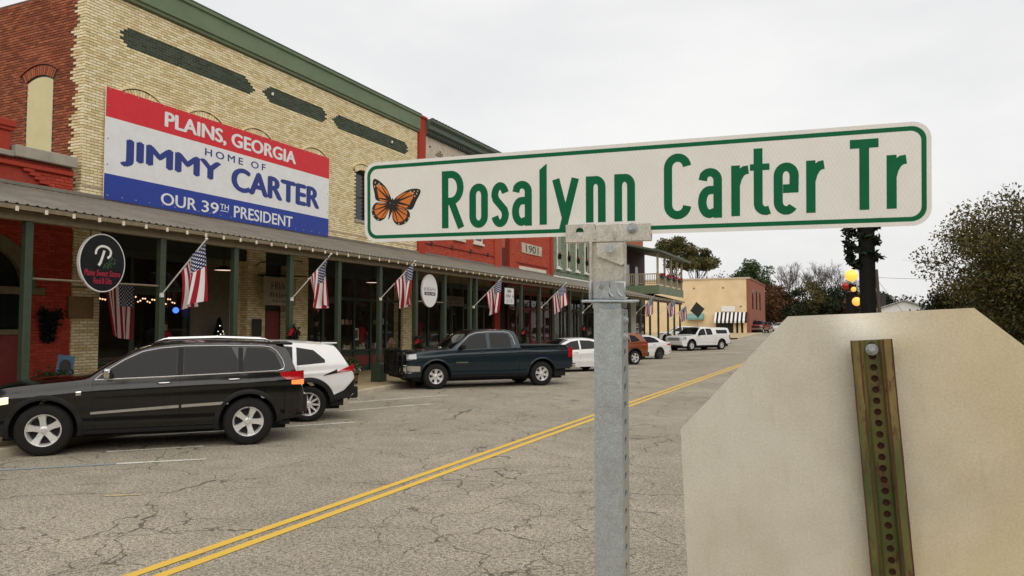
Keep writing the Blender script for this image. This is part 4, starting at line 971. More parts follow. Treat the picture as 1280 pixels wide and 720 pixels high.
# square post with a row of holes down its sides
po = MB(); h = .031; zt_, zb_ = 2.257-.268, .10; x0 = -.4885+.004; y0_ = 1.622-.002; rot = Matrix.Rotation(math.atan2(bd.y, bd.x), 4, 'Z')
pz = MB(); N = int((zt_-zb_)/.0381); pit = (zt_-zb_)/N
pz.box((-h, -h, zb_), (h, -h+.003, zt_)); pz.box((-h, h-.003, zb_), (h, h, zt_))
tmp = MB()
for i in range(N):
    a = zt_-(i+1)*pit; holed(tmp, -h+.003, a, h-.003, a+pit, 0, a+pit/2, .0092, 0, .003, 12)
pz.add([(-h+.003-zz if False else h-.003+zz, xx, yy) for xx, yy, zz in tmp.v], tmp.f); pz.add([(-h+.003-zz, xx, yy) for xx, yy, zz in tmp.v], tmp.f)
o = pz.build('post', GALV); o.parent = sns; o.matrix_local = Matrix.Translation((.004, -.002, -.13)) @ rot
bb = MB()
for zz in (zt_-.025, zt_-.062):
    bb.tube((h, -.002, zz), (h+.004, -.002, zz), .0105, None, 6); bb.tube((h+.004, -.002, zz), (h+.008, -.002, zz), .006, None, 10)
o = bb.build('bolt', GALV); o.parent = sns; o.matrix_local = Matrix.Translation((.004, -.002, -.13)) @ rot

# ------------------------------------------------------------------ stop sign seen from behind
sx_ = Vector((.9987, -.0289, .0428)).normalized(); sn_ = Vector((-.0297, -.9994, .0182)); sy_ = sn_.cross(sx_).normalized(); sn_ = sx_.cross(sy_)
SC = Vector((.0627, 1.5645, 1.5957)); stop = thing('stop_sign', 'back of an octagonal stop sign on a rusty green channel post', 'stop sign', (SC.x, SC.y, .13))
def at_stop(o, ex=Matrix()):
    o.parent = stop; o.matrix_local = Matrix.Translation((-SC.x, -SC.y, -.13)) @ Matrix(((sx_.x, sy_.x, sn_.x, SC.x), (sx_.y, sy_.y, sn_.y, SC.y), (sx_.z, sy_.z, sn_.z, SC.z), (0, 0, 0, 1))) @ ex; return o
def m_signback():
    t = NT('weathered_warm_lit_sign_back'); g = t.co('Object')
    c = t.ramp(t.noise(3.0, 6, .6, g), (.3, (.60, .55, .44)), (.5, (.67, .63, .53)), (.72, (.66, .64, .56)))
    sx3 = t.n('SeparateXYZ'); t.l(g, sx3.inputs[0]); warm_refl = t.math('ADD', t.math('MULTIPLY', sx3.outputs[0], 1.3), t.noise(2.2, 4, .6, g))      # warm reflected light on one half, painted into the colour
    c = t.mix(t.math('MULTIPLY', t.ramp(warm_refl, (.42, 0), (.72, 1)), .75), c, (.66, .545, .33))
    c = t.mix(1, c, t.ramp(t.noise(240, 2, .6, g), (.3, .90), (.7, 1.07)), 'MULTIPLY')
    sc = t.noise(7, 4, .6, t.co('Object', (5, 1.0, 1))); c = t.mix(t.math('MULTIPLY', t.ramp(sc, (.56, 0), (.75, 1)), .22), c, (.43, .35, .22))
    rot_ = t.n('Mapping'); rot_.inputs['Rotation'].default_value = (0, 0, R(58)); rot_.inputs['Scale'].default_value = (70, 2.2, 1); t.l(g, rot_.inputs[0])
    scr = t.ramp(t.noise(1, 3, .6, rot_.outputs[0]), (.70, 0), (.78, 1)); c = t.mix(t.math('MULTIPLY', scr, .40), c, (.80, .78, .70))
    sp2 = t.ramp(t.noise(38, 5, .7, g), (.66, 0), (.72, 1)); c = t.mix(t.math('MULTIPLY', sp2, .30), c, (.36, .29, .18))
    cl2 = t.ramp(t.noise(1.6, 6, .7, g), (.35, .88), (.65, 1.06)); c = t.mix(1, c, cl2, 'MULTIPLY')
    t.set(c, t.ramp(t.noise(30, 4, .6, g), (.3, .42), (.7, .58)), .25, .5); t.bump(t.noise(2.2, 3, .5, g), .12, .02); return t.mat
a_ = .381; rings = [0, .15, .3, .45, .6, .7, .78, .84, .9, .95, 1.0]; NA = 128
def oct_r(q):
    q = (q+PI/8) % (PI/4)-PI/8; return a_/math.cos(q)
def oct_pt(q, f):
    r0 = oct_r(q); rc = (1/( (abs(math.cos(q))**14+abs(math.sin(q))**14)**(1/14)))  # unused softener keeps the corners crisp
    return Vector((r0*f*math.cos(q), r0*f*math.sin(q)))
def dent(x, y):
    d = -.024*math.exp(-((x+.012)/.05)**2-((y-.392)/.040)**2)           # top lip bent back over the post
    d += .005*math.exp(-((x+.01)/.06)**2-((y-.330)/.03)**2)             # pushed out round the bolt
    d += .003*math.exp(-((x-.16)/.03)**2-((y-.10)/.02)**2)
    return d
pl = MB(); P = []
for f in rings[1:]:
    P.append([])
    for k in range(NA):
        q = 2*PI*k/NA+PI/8; p = oct_pt(q, f); P[-1].append((p.x, p.y, dent(p.x, p.y)))
vs = [(0, 0, 0)]+[v for r_ in P for v in r_]; fs = [(0, 1+k, 1+(k+1) % NA) for k in range(NA)]
for i in range(len(P)-1):
    for k in range(NA): fs.append((1+i*NA+k, 1+(i+1)*NA+k, 1+(i+1)*NA+(k+1) % NA, 1+i*NA+(k+1) % NA))
nb = len(vs); last = 1+(len(P)-1)*NA
vs += [(x, y, z-.0025) for x, y, z in P[-1]]; fs += [(last+k, nb+k, nb+(k+1) % NA, last+(k+1) % NA) for k in range(NA)]
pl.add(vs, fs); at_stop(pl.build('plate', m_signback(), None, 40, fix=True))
fr = MB(); fr.add([(x*.999, y*.999, z-.0034) for x, y, z in vs[:nb]], [f[::-1] for f in fs[:-NA]]); at_stop(fr.build('front_face', flat('stop_red', (.50, .015, .02)), None, fix=False))
def m_chan():
    t = NT('rusty_green_paint'); g = t.co('Object')
    c = t.ramp(t.noise(14, 5, .65, t.co('Object', (1, .25, 1))), (.32, (.04, .075, .02)), (.5, (.10, .105, .028)), (.66, (.21, .15, .05)))
    ru = t.ramp(t.noise(55, 5, .75, t.co('Object', (1, .35, 1))), (.55, 0), (.63, 1)); c = t.mix(t.math('MULTIPLY', ru, .85), c, (.10, .035, .018))
    t.set(c, .62, .1, .4); t.bump(t.noise(120, 4, .7, g), .3, .002); return t.mat
CH = m_chan(); RUST = plain('rust', (.085, .03, .016), .9, scale=40)
cz_ = .012; fz = .034; yt, yb = .330, -1.50
chn = MB(); th_ = .0035
sec = [(-.0335, fz), (-.0195, fz), (-.0150, cz_), (.0150, cz_), (.0195, fz), (.0335, fz)]
for i in (0, 1, 3, 4):
    (xa, za), (xb, zb) = sec[i], sec[i+1]; d = Vector((xb-xa, zb-za)).normalized(); nx, nz2 = -d.y*th_, d.x*th_
    chn.add([(xa, yb, za), (xb, yb, zb), (xb+nx, yb, zb+nz2), (xa+nx, yb, za+nz2), (xa, yt, za), (xb, yt, zb), (xb+nx, yt, zb+nz2), (xa+nx, yt, za+nz2)], [(0,3,2,1),(4,5,6,7),(0,1,5,4),(1,2,6,5),(2,3,7,6),(3,0,4,7)])
pit = .0205; yy = yt
while yy-pit > yb:
    holed(chn, -.0150, yy-pit, .0150, yy, 0, yy-pit/2, 0.0064, cz_-.0005, cz_+.003, 12); yy -= pit
tilt = Matrix.Translation((-.006, .0, 0)) @ Matrix.Rotation(R(1.1), 4, 'Z')
at_stop(chn.build('channel_post', CH, None), tilt)
rb = MB()
rb.box((-.0148, yb, .004), (.0148, yt-.002, .0062)); at_stop(rb.build('hole_shade_strip', RUST, None), tilt)  # dark strip added behind the holes, stands in for the shade in them
ed_ = MB()
for x in (-.0338, -.0197, .0197, .0338): ed_.path([(x, yt-(yt-yb)*k/60, fz+.0028+random.uniform(-.0005, .0005)) for k in range(61)], [.0012+random.random()*.0010 for _ in range(61)], 4)
at_stop(ed_.build('rusty_edge', RUST, None), tilt)
at_stop(hexbolt(0, yt-.018, cz_+.003, .0075, .007).build('bolt', GALV), tilt)

# ------------------------------------------------------------------ flags on the canopy posts
def m_flag():
    t = NT('flag_cloth'); uv = t.n('UVMap'); sp = t.n('SeparateXYZ'); t.l(uv.outputs[0], sp.inputs[0]); u, v = sp.outputs[0], sp.outputs[1]
    st = t.math('MODULO', t.math('FLOOR', t.math('MULTIPLY', v, 13)), 2)
    col = t.mix(st, (.34, .008, .02), (.80, .78, .76))
    cant = t.math('MULTIPLY', t.math('LESS_THAN', u, .4), t.math('GREATER_THAN', v, 6/13))
    su = t.math('MULTIPLY', u, 6/.4); sv_ = t.math('MULTIPLY', t.math('SUBTRACT', v, 6/13), 5/(7/13))
    def dots(ou, ov):
        a = t.math('SUBTRACT', t.math('FRACT', t.math('ADD', su, ou)), .5); b = t.math('SUBTRACT', t.math('FRACT', t.math('ADD', sv_, ov)), .5)
        return t.math('LESS_THAN', t.math('SQRT', t.math('ADD', t.math('MULTIPLY', a, a), t.math('MULTIPLY', b, b))), .21)
    d = t.math('MAXIMUM', dots(0, 0), dots(.5, .5))
    c2 = t.mix(d, (.014, .022, .095), (.72, .70, .70)); c = t.mix(cant, col, c2)
    t.set(c, .75, 0, .3)
    tl = t.n('BsdfTranslucent'); t.l(c, tl.inputs[0]); ms = t.n('MixShader'); ms.inputs[0].default_value = .22; t.l(t.p.outputs[0], ms.inputs[1]); t.l(tl.outputs[0], ms.inputs[2]); t.l(ms.outputs[0], t.out.inputs[0]); return t.mat
FLAG = m_flag()
def flag_cloth(seed, blow, L_=1.8, ang=42, fly=1.32, sway=0.0):
    r_ = random.Random(seed); ph = r_.uniform(0, 6); nh, nf = 26, 22; ca, sa_ = math.cos(R(ang)), math.sin(R(ang)); P = []; UV = []
    for j in range(nf+1):
        b = j/nf
        for i in range(nh+1):
            a = i/nh; t = 1.72-.92*a; x = t*ca; z = t*sa_; xm = 1.42*ca
            g = .46*b**.8*(1-blow); x = x*(1-g)+xm*g-.02*b*(1-blow)
            ln = fly*(1-(.34*a)*(1-blow)); dz = -ln*b*(1-.30*blow); x += blow*ln*b*.10
            yf = (.04+.15*b)*math.sin(a*8.5+ph+b*1.2)*(1-.45*blow)+.03*b*math.sin(a*17+ph*2)+sway*b
            P.append((x+.06*b*math.sin(a*12+ph), yf, z+dz+.03*b*math.sin(a*9+ph*1.7))); UV.append((b, 1-a))
    F = [(j*(nh+1)+i, j*(nh+1)+i+1, (j+1)*(nh+1)+i+1, (j+1)*(nh+1)+i) for j in range(nf) for i in range(nh)]
    me = bpy.data.meshes.new('cloth'); me.from_pydata(P, [], F); ul = me.uv_layers.new(name='UVMap')
    for lp in me.loops: ul.data[lp.index].uv = UV[lp.vertex_index]
    me.materials.append(FLAG); me.shade_smooth(); return me
FB = [(12.2, 2.65, 0, 'striped flag hanging from a white pole on the canopy post beside the black oval sign'), (16.53, 2.70, 0, 'flag hanging from a pole on the canopy post by the cream brick pier'),
      (20.86, 2.85, .0, 'flag hanging from a pole on the canopy post with the wide green base'), (27.6, 2.74, .05, 'flag on a pole between the white oval and the white rectangular signs'),
      (35.1, 2.9, .75, 'flag spread in the wind on a pole beyond the white rectangular sign'), (41.5, 2.75, .8, 'flag blown sideways on a pole in front of the low red shop'),
      (53.6, 2.94, .1, 'small far flag on a pole before the balcony corner'), (60.9, 3.0, .1, 'small far flag on a pole under the near end of the balcony'), (65.5, 2.6, .5, 'small far flag on a pole under the far end of the balcony')]
MPOLE = plain('white_flag_pole', (.72, .70, .64), .5)
for i, (y, z, blow, lab) in enumerate(FB):
    f = thing('flag', lab, 'flag', (XP+.075, y, z), 0, 'flags on the canopy posts'); ca, sa_ = math.cos(R(42)), math.sin(R(42))
    MB().tube((0, 0, 0), (1.8*ca, 0, 1.8*sa_), .016, None, 8).build('pole', MPOLE, f); MB().lathe([(.0, -.02), (.028, -.01), (.034, .012), (.02, .03), (0, .034)], 10, 0, 'z', (1.8*ca, 0, 1.8*sa_)).build('finial', MPOLE, f)
    MB().bbox((-.02, -.035, -.05), (.06, .035, .05), .01).build('holder', MPOLE, f); new_obj('cloth', flag_cloth(i*5+1, blow), f)
# ------------------------------------------------------------------ cars
def m_paint(name, c, rough=.28, metal=0.0, dirt=.15, spec=.5, coat=1.0):
    t = NT(name); g = t.co('Object'); n = t.noise(5, 5, .65, g); sp = t.n('SeparateXYZ'); t.l(g, sp.inputs[0])
    d = t.math('MULTIPLY', t.ramp(n, (.45, 0), (.75, 1)), dirt); low = t.math('MULTIPLY', t.ramp(sp.outputs[2], (.0, 1), (.32, 0)), .4)   # road dust on the sills
    k = t.mix(t.math('MAXIMUM', d, t.math('MULTIPLY', low, dirt*2)), c, (.20, .17, .13)); t.set(k, rough, metal, spec, coat)
    t.p.inputs['Coat Roughness'].default_value = .06; return t.mat
PB = m_paint('black_car_paint', (.003, .0032, .0034), .2, 0, .015, .3, .7); PW = m_paint('white_car_paint', (.74, .74, .73), .3, 0, .04); PN = m_paint('dark_blue_grey_car_paint', (.010, .020, .028), .26, .3, .02, .3, .5)
PO = m_paint('copper_orange_car_paint', (.26, .065, .018), .28, .35, .05); PR = m_paint('red_car_paint', (.25, .012, .012), .28, 0, .05); PS = m_paint('silver_car_paint', (.45, .46, .47), .3, .5, .05)
BLKP = plain('black_plastic_trim', (.011, .011, .011), .6, spec=.25, var=.1, scale=20); TYRE = plain('tyre_rubber', (.013, .0125, .012), .85, spec=.25, var=.2, scale=15)
t_ = NT('chrome'); t_.set((.72, .72, .72), .12, 1); CHROME = t_.mat; ALLOY = plain('alloy_wheel', (.74, .73, .71), .3, .55, var=.06); DALLOY = plain('dark_alloy_wheel', (.10, .10, .10), .35, .6)
t_ = NT('car_glass'); t_.set((.006, .007, .008), .04, 0, .24); CGLASS = t_.mat
t_ = NT('tail_light_red'); t_.set((.42, .006, .010), .15, 0, .6, 1.0); TLR = t_.mat
t_ = NT('tail_light_lit'); t_.set((.6, .03, .01), .2, 0, .5, 1.0, (1, .22, .05), 1.4); TLL = t_.mat
t_ = NT('head_light_lens'); t_.set((.30, .30, .30), .10, .4, .6, 1.0); HLM = t_.mat
t_ = NT('head_light_lit'); t_.set((.8, .7, .5), .1, 0, .7, 1.0, (1, .72, .35), 1.2); HLL = t_.mat
UNDER = plain('car_underside', (.008, .008, .008), .9)
DARKIN = plain('wheel_shadow_gap', (.010, .010, .010), .8)
_wheel = {}
def wheel_meshes(Rt, Rr, w, spokes, rim):
    key = (Rt, Rr, w, spokes, rim.name)
    if key in _wheel: return _wheel[key]
    h = w/2; t = MB(); t.lathe([(Rr-.01, -h+.02), (Rr+.01, -h), (Rt-.045, -h-.008), (Rt-.015, -h+.012), (Rt, -h+.04), (Rt, h-.04), (Rt-.015, h-.012), (Rt-.045, h+.008), (Rr+.012, h), (Rr-.004, h-.018)], 44, 0, 'y')
    n = 66                                      # tread blocks
    for k in range(n):
        a = 2*PI*k/n
        for s in (-1, 1):
            c = (Rt-.002)*math.cos(a), (Rt-.002)*math.sin(a); u = Vector((-math.sin(a), math.cos(a)))*.011; rr = Vector((math.cos(a), math.sin(a)))*.007; y0, y1 = s*.015, s*(h-.035)
            q = []
            for yy in (y0, y1):
                for du, dr in ((-1, -1), (1, -1), (1, 1), (-1, 1)): q.append((c[0]+u.x*du+rr.x*dr, yy, c[1]+u.y*du+rr.y*dr))
            t.add(q, [(0, 1, 2, 3), (7, 6, 5, 4), (2, 6, 7, 3), (1, 5, 6, 2), (0, 3, 7, 4), (0, 4, 5, 1)])
    tm = t.mesh('tyre', [TYRE], 40)
    r = MB(); r.lathe([(Rr-.05, -h+.03), (Rr-.035, h-.09), (Rr-.022, h-.03), (Rr-.012, h-.012), (Rr, h-.010), (Rr+.001, h-.03)], 44, 0, 'y')
    r.lathe([(0, h-.045), (.055, h-.045), (.072, h-.055), (.075, h-.10)], 20, 0, 'y')
    for k in range(spokes):
        a = 2*PI*k/spokes+PI/2; ca, sa_ = math.cos(a), math.sin(a); ws = (.044 if spokes <= 6 else .022)*(Rr/.235); we = (.082 if spokes <= 6 else .026)*(Rr/.235)
        P = []
        for rr, ww, yo, yi in ((.05, ws*1.05, h-.046, h-.10), ((Rr)*.55, ws, h-.040, h-.085), (Rr-.02, we*.75, h-.028, h-.07)):
            for sgn in (-1, 1):
                for yy, wf in ((yo, .86), (yi, 1)): P.append((rr*ca-sgn*ww*wf*sa_, yy, rr*sa_+sgn*ww*wf*ca))
        F = []
        for i in (0, 4): F += [(i, i+4, i+6, i+2), (i+1, i+5, i+4, i), (i+2, i+6, i+7, i+3)]
        r.add(P, F)
        if spokes <= 6: r.tube((.034*math.cos(a+.5), h-.047, .034*math.sin(a+.5)), (.034*math.cos(a+.5), h-.036, .034*math.sin(a+.5)), .008, None, 6)
    rm_ = r.mesh('rim', [rim], 35)
    d = MB(); d.lathe([(0, h-.115), (Rr-.03, h-.115)], 32, 0, 'y'); dm = d.mesh('spoke_shade', [DARKIN])  # dark disc stands in for the shade between the spokes
    _wheel[key] = (tm, rm_, dm); return _wheel[key]
def interp(pts, x): return float(np.interp(x, [p[0] for p in pts], [p[1] for p in pts]))
def smooth_poly(pts, n=5):
    """rounds a polyline given as x-monotone points (monotone cubic)"""
    xs = np.array([p[0] for p in pts]); ys = np.array([p[1] for p in pts]); out = []
    d = np.diff(ys)/np.diff(xs); m = np.zeros(len(xs)); m[0] = d[0]; m[-1] = d[-1]
    for i in range(1, len(xs)-1): m[i] = 0 if d[i-1]*d[i] <= 0 else 2*d[i-1]*d[i]/(d[i-1]+d[i])
    for i in range(len(xs)-1):
        h = xs[i+1]-xs[i]
        for k in range(n):
            s = k/n; out.append((xs[i]+s*h, ys[i]*(1+2*s)*(1-s)**2+h*m[i]*s*(1-s)**2+ys[i+1]*s*s*(3-2*s)+h*m[i+1]*s*s*(s-1)))
    return out+[tuple(pts[-1])]
class Car:
    def __init__(c, name, label, sp, pos, th, group='parked cars', at='front_left'):
        c.sp = sp; c.top = smooth_poly(sp['top'], 4); c.bot = sp['bot']; c.belt_ = sp['belt']; c.plan = smooth_poly(sp['plan'], 4); c.W = sp['W']; c.fo = sp['fo']; c.wb = sp['wb']; c.L = sp['top'][-1][0]
        tr = c.W-.25; lv = Vector((-math.sin(th), math.cos(th), 0)); fv = Vector((math.cos(th), math.sin(th), 0)); o = Vector((pos[0], pos[1], zg(pos[1])))
        o = o-lv*(tr/2+.10)+(fv*c.wb if at == 'rear_left' else Vector((0, 0, 0)))
        c.root = thing(name, label, sp.get('cat', 'car'), o, th, group); c.paint = sp['paint']
        c.body(); c.wheels(); c.panels()
    def belt(c, s): return interp(c.belt_, s)
    def zt(c, s): return interp(c.top, s)
    def half(c, s, z):
        w = c.W/2*interp(c.plan, s); b = c.belt(s); zm = .78
        cr = .010*math.exp(-((z-(b-.17))/.035)**2)-.014*math.exp(-((z-.60)/.09)**2)+.008*math.exp(-((z-.46)/.05)**2)      # shoulder crease and scooped door bottoms
        if z <= b: return cr+(w*(1-.055*((zm-z)/.5)**2) if z < zm else w*(1-.028*((z-zm)/max(.1, b-zm))**2))
        return w*.972-c.sp['tumble']*(z-b)-.10*(z-b)**2
    def zb(c, s):
        z = interp(c.bot, s); Ra = c.sp['Rt']+c.sp.get('gap', .065)
        for sc in (c.fo, c.fo+c.wb):
            if abs(s-sc) < Ra: z = max(z, c.sp['Rt']+math.sqrt(Ra*Ra-(s-sc)**2))
        return z
    def edge(c, s):
        zt = c.zt(s); ze = zt-c.sp.get('crown', .055)
        return ze, max(.15, c.half(s, ze))
    def pt(c, s, z, off=0, side=1): return (c.fo-s, side*(c.half(s, z)+off), z)
    def body(c):
        Ra = c.sp['Rt']+c.sp.get('gap', .065); ss = set(np.linspace(0, c.L, int(c.L/.055)))
        for x, _ in c.top+c.plan: ss.add(x)
        for sc in (c.fo, c.fo+c.wb):
            for k in range(-12, 13): ss.add(sc+Ra*math.sin(PI/2*k/12)*.9995)
            ss.add(sc-Ra-.004); ss.add(sc+Ra+.004)
        ss = sorted(q for q in ss if 0 <= q <= c.L); ss = [q for i, q in enumerate(ss) if i == 0 or q-ss[i-1] > .0015]
        rows = []
        for s in ss:
            zb = c.zb(s); ze, we = c.edge(s); zt = c.zt(s); b = min(c.belt(s), ze-.001); b = max(b, zb+.02) if b < zb+.02 else b; ze = max(ze, b+.001); zt = max(zt, ze+.005); half = []
            for k in range(23): z = zb+(b-zb)*k/22; half.append((c.half(s, z), z))
            for k in range(1, 6): z = b+(ze-b)*k/5; half.append((c.half(s, z), z))
            w = half[-1][0]
            for k in range(1, 8): q = k/7; half.append((w*(1-q), ze+(zt-ze)*(1-(1-q)**(3.2 if q < 1 else 1))))
            rows.append([(c.fo-s, y, z) for y, z in half]+[(c.fo-s, -y, z) for y, z in half[-2::-1]])
        m = MB(); m.grid(rows); n = len(rows[0])
        m.f.append(tuple(range(n))); m.m.append(0); k0 = (len(rows)-1)*n; m.f.append(tuple(k0+i for i in range(n-1, -1, -1))); m.m.append(0)
        m.build('body', c.paint, c.root, 38, out=(-c.wb/2, 0, .7))
        u = MB(); hw = c.W/2-.33; u.box((c.fo-.3, -hw, .22), (c.fo-c.L+.3, hw, .62)); ax = c.W/2-.14
        for s0, s1 in ((.25, c.fo-Ra-.02), (c.fo+Ra+.02, c.fo+c.wb-Ra-.02), (c.fo+c.wb+Ra+.02, c.L-.25)):
            if s1 > s0: u.box((c.fo-s0, -ax, .30), (c.fo-s1, ax, .55))
        u.build('underbody', UNDER, c.root)
    def wheels(c):
        sp = c.sp; tm, rm_, dm = wheel_meshes(sp['Rt'], sp['Rr'], sp.get('tw', .25), sp['spokes'], sp.get('rim', ALLOY))
        for x in (0, -c.wb):
            for s in (1, -1):
                w = bpy.data.objects.new('wheel', None); COL.objects.link(w); w.parent = c.root; w.location = (x, s*(c.W/2-sp.get('tw', .25)/2-.02), sp['Rt'])
                w.rotation_euler = (0, random.uniform(-.5, .5) if s > 0 else random.uniform(0, 3), 0 if s > 0 else PI)
                for nm, me in (('tyre', tm), ('rim', rm_), ('spoke_shade', dm)): new_obj(nm, me, w)
    # surface patch on the side between two outlines
    def patch(c, name, lo, hi, mat_, off=.006, side=1, parent=None, nz=5, step=.05, skirt=.012):
        s0 = max(lo[0][0], hi[0][0]); s1 = min(lo[-1][0], hi[-1][0]); xs = sorted(set(list(np.linspace(s0, s1, max(3, int((s1-s0)/step)+1)))+[p[0] for p in list(lo)+list(hi) if s0 <= p[0] <= s1]))
        rows = []
        for s in xs:
            a = interp(lo, s); b = max(interp(hi, s), a+.002); rows.append([c.pt(s, a+(b-a)*k/nz, off, side) for k in range(nz+1)])
        m = MB(); m.grid(rows); n = nz+1; N = len(rows); bd_ = [(i, 0) for i in range(N)]+[(N-1, j) for j in range(1, n)]+[(i, n-1) for i in range(N-2, -1, -1)]+[(0, j) for j in range(n-2, 0, -1)]
        base = len(m.v); ids = [i*n+j for i, j in bd_]
        for i, j in bd_: p = rows[i][j]; m.v.append((p[0], p[1]-side*skirt, p[2]))
        for k in range(len(ids)): k2 = (k+1) % len(ids); m.f.append((ids[k], ids[k2], base+k2, base+k)); m.m.append(0)
        return m.build(name, mat_, parent or c.root, 30, out=((rows[0][0][0]+rows[-1][0][0])/2, 0, .9))
    def line(c, name, pts, r, mat_, side=1, off=.008, parent=None, closed=False): return MB().path([c.pt(s, z, off, side) for s, z in pts], r, 6, 0, closed).build(name, mat_, parent or c.root, 60)
    def both(c, f):
        for s in (1, -1): f(s)
    def shield(c, name, s0, s1, inset=.06, up=.006):
        rows = []
        for s in np.linspace(s0, s1, 9):
            ze, we = c.edge(s); zt = c.zt(s); w = we-inset*.5; r_ = []
            for k in range(-8, 9):
                q = 1-abs(k)/8; y = (1 if k > 0 else -1)*w*(1-q)
                z = ze+(zt-ze)*(1-(1-min(1, q*.98+.02))**3.2); d = (c.zt(s+.02)-c.zt(s-.02))/.04
                r_.append((c.fo-s+up*(d/math.hypot(1, d)), y, z+up/math.hypot(1, d)))
            rows.append(r_)
        return MB().grid(rows).build(name, CGLASS, c.root, True, out=(-c.wb/2, 0, .6))
    def panels(c):
        sp = c.sp
        for w in sp.get('windows', []): c.both(lambda s: c.patch('window', w[0], w[1], CGLASS, .005, s))
        if 'shield' in sp: c.shield('windscreen', *sp['shield'])
        if 'back' in sp: c.shield('rear_window', *sp['back'])
        for s0, s1, z0 in sp.get('doors', []):
            def mk(sd):
                lo = [(s0, z0), (s1, z0)]; Ra = sp['Rt']+.13; scr = c.fo+c.wb
                if s1 > scr-Ra: lo = [(s0, z0), (scr-Ra, z0)]+[(scr-Ra*math.cos(q), max(z0, sp['Rt']+Ra*math.sin(q))) for q in np.linspace(0.05, math.acos(max(-1, (scr-s1)/Ra)), 8)]
                d = c.patch('door', lo, [(s0, c.belt(s0)-.012), (s1, c.belt(s1)-.012)], c.paint, .0035, sd, None, 22)
                hm = sp.get('handle', c.paint); hs = s1-.24; hz = c.belt(hs)-sp.get('hz', .10)
                MB().path([c.pt(hs-.09, hz, .012, sd), c.pt(hs-.07, hz+.002, .035, sd), c.pt(hs+.08, hz+.006, .035, sd), c.pt(hs+.10, hz+.006, .012, sd)], .013, 8).build('handle', hm, d, True)
            c.both(mk)
            for s in (s0, s1): c.both(lambda sd: c.line('seam', [(s, z0+(c.belt(s)-z0)*k/6) for k in range(7)], .0035, BLKP, sd, .0015))
        if sp.get('flare'):
            wd_, fm, ov = sp['flare']
            for sc in (c.fo, c.fo+c.wb):
                def fl(sd):
                    rows = []
                    Ra = sp['Rt']+sp.get('gap', .065)
                    for q in np.linspace(-.30, PI+.30, 30):
                        rr = []
                        for k, (f, o) in enumerate(((0, -.05), (0, ov), (.5, ov+.006), (1, ov*.5), (1.02, -.01))):
                            r_ = Ra-.004+wd_*f; s = sc-r_*math.cos(q); z = max(sp['Rt']+r_*math.sin(q), interp(c.bot, s)-.02); rr.append(c.pt(min(max(s, .02), c.L-.02), z, o, sd))
                        rows.append(rr)
                    MB().grid(rows).build('arch_trim', fm, c.root, 40, out=(c.fo-sc, 0, sp['Rt']))
                c.both(fl)
        if 'mirror' in sp:
            ms, mm_ = sp['mirror']
            def mi(sd):
                z = c.belt(ms)+.09; p = Vector(c.pt(ms, z, 0, sd)); m = MB(); m.bbox((p.x-.045, p.y+sd*.06, p.z-.075), (p.x+.065, p.y+sd*.27, p.z+.085), .03); m.tube((p.x, p.y-sd*.02, p.z-.05), (p.x, p.y+sd*.09, p.z-.03), .028, None, 8)
                mo = m.build('mirror', mm_, c.root, 40); MB().box((p.x-.047, p.y+sd*.075, p.z-.06), (p.x-.0455, p.y+sd*.255, p.z+.07)).build('mirror_glass', CGLASS, mo)
            c.both(mi)
        for nm, lo, hi, mat_, off in sp.get('patches', []): c.both(lambda s: c.patch(nm, lo, hi, mat_, off, s))
        for nm, pts, r, mat_, off in sp.get('lines', []): c.both(lambda s: c.line(nm, pts, r, mat_, s, off))
        for nm, a, b, mat_ in sp.get('boxes', []):
            MB().bbox((c.fo-a[0], a[1], a[2]), (c.fo-b[0], b[1], b[2]), .015).build(nm, mat_, c.root)

SUVPLAN = [(0, .70), (.06, .80), (.2, .90), (.45, .965), (.9, 1), (3.6, 1), (4.2, .975), (4.5, .94), (4.66, .90), (4.76, .85), (4.82, .76)]
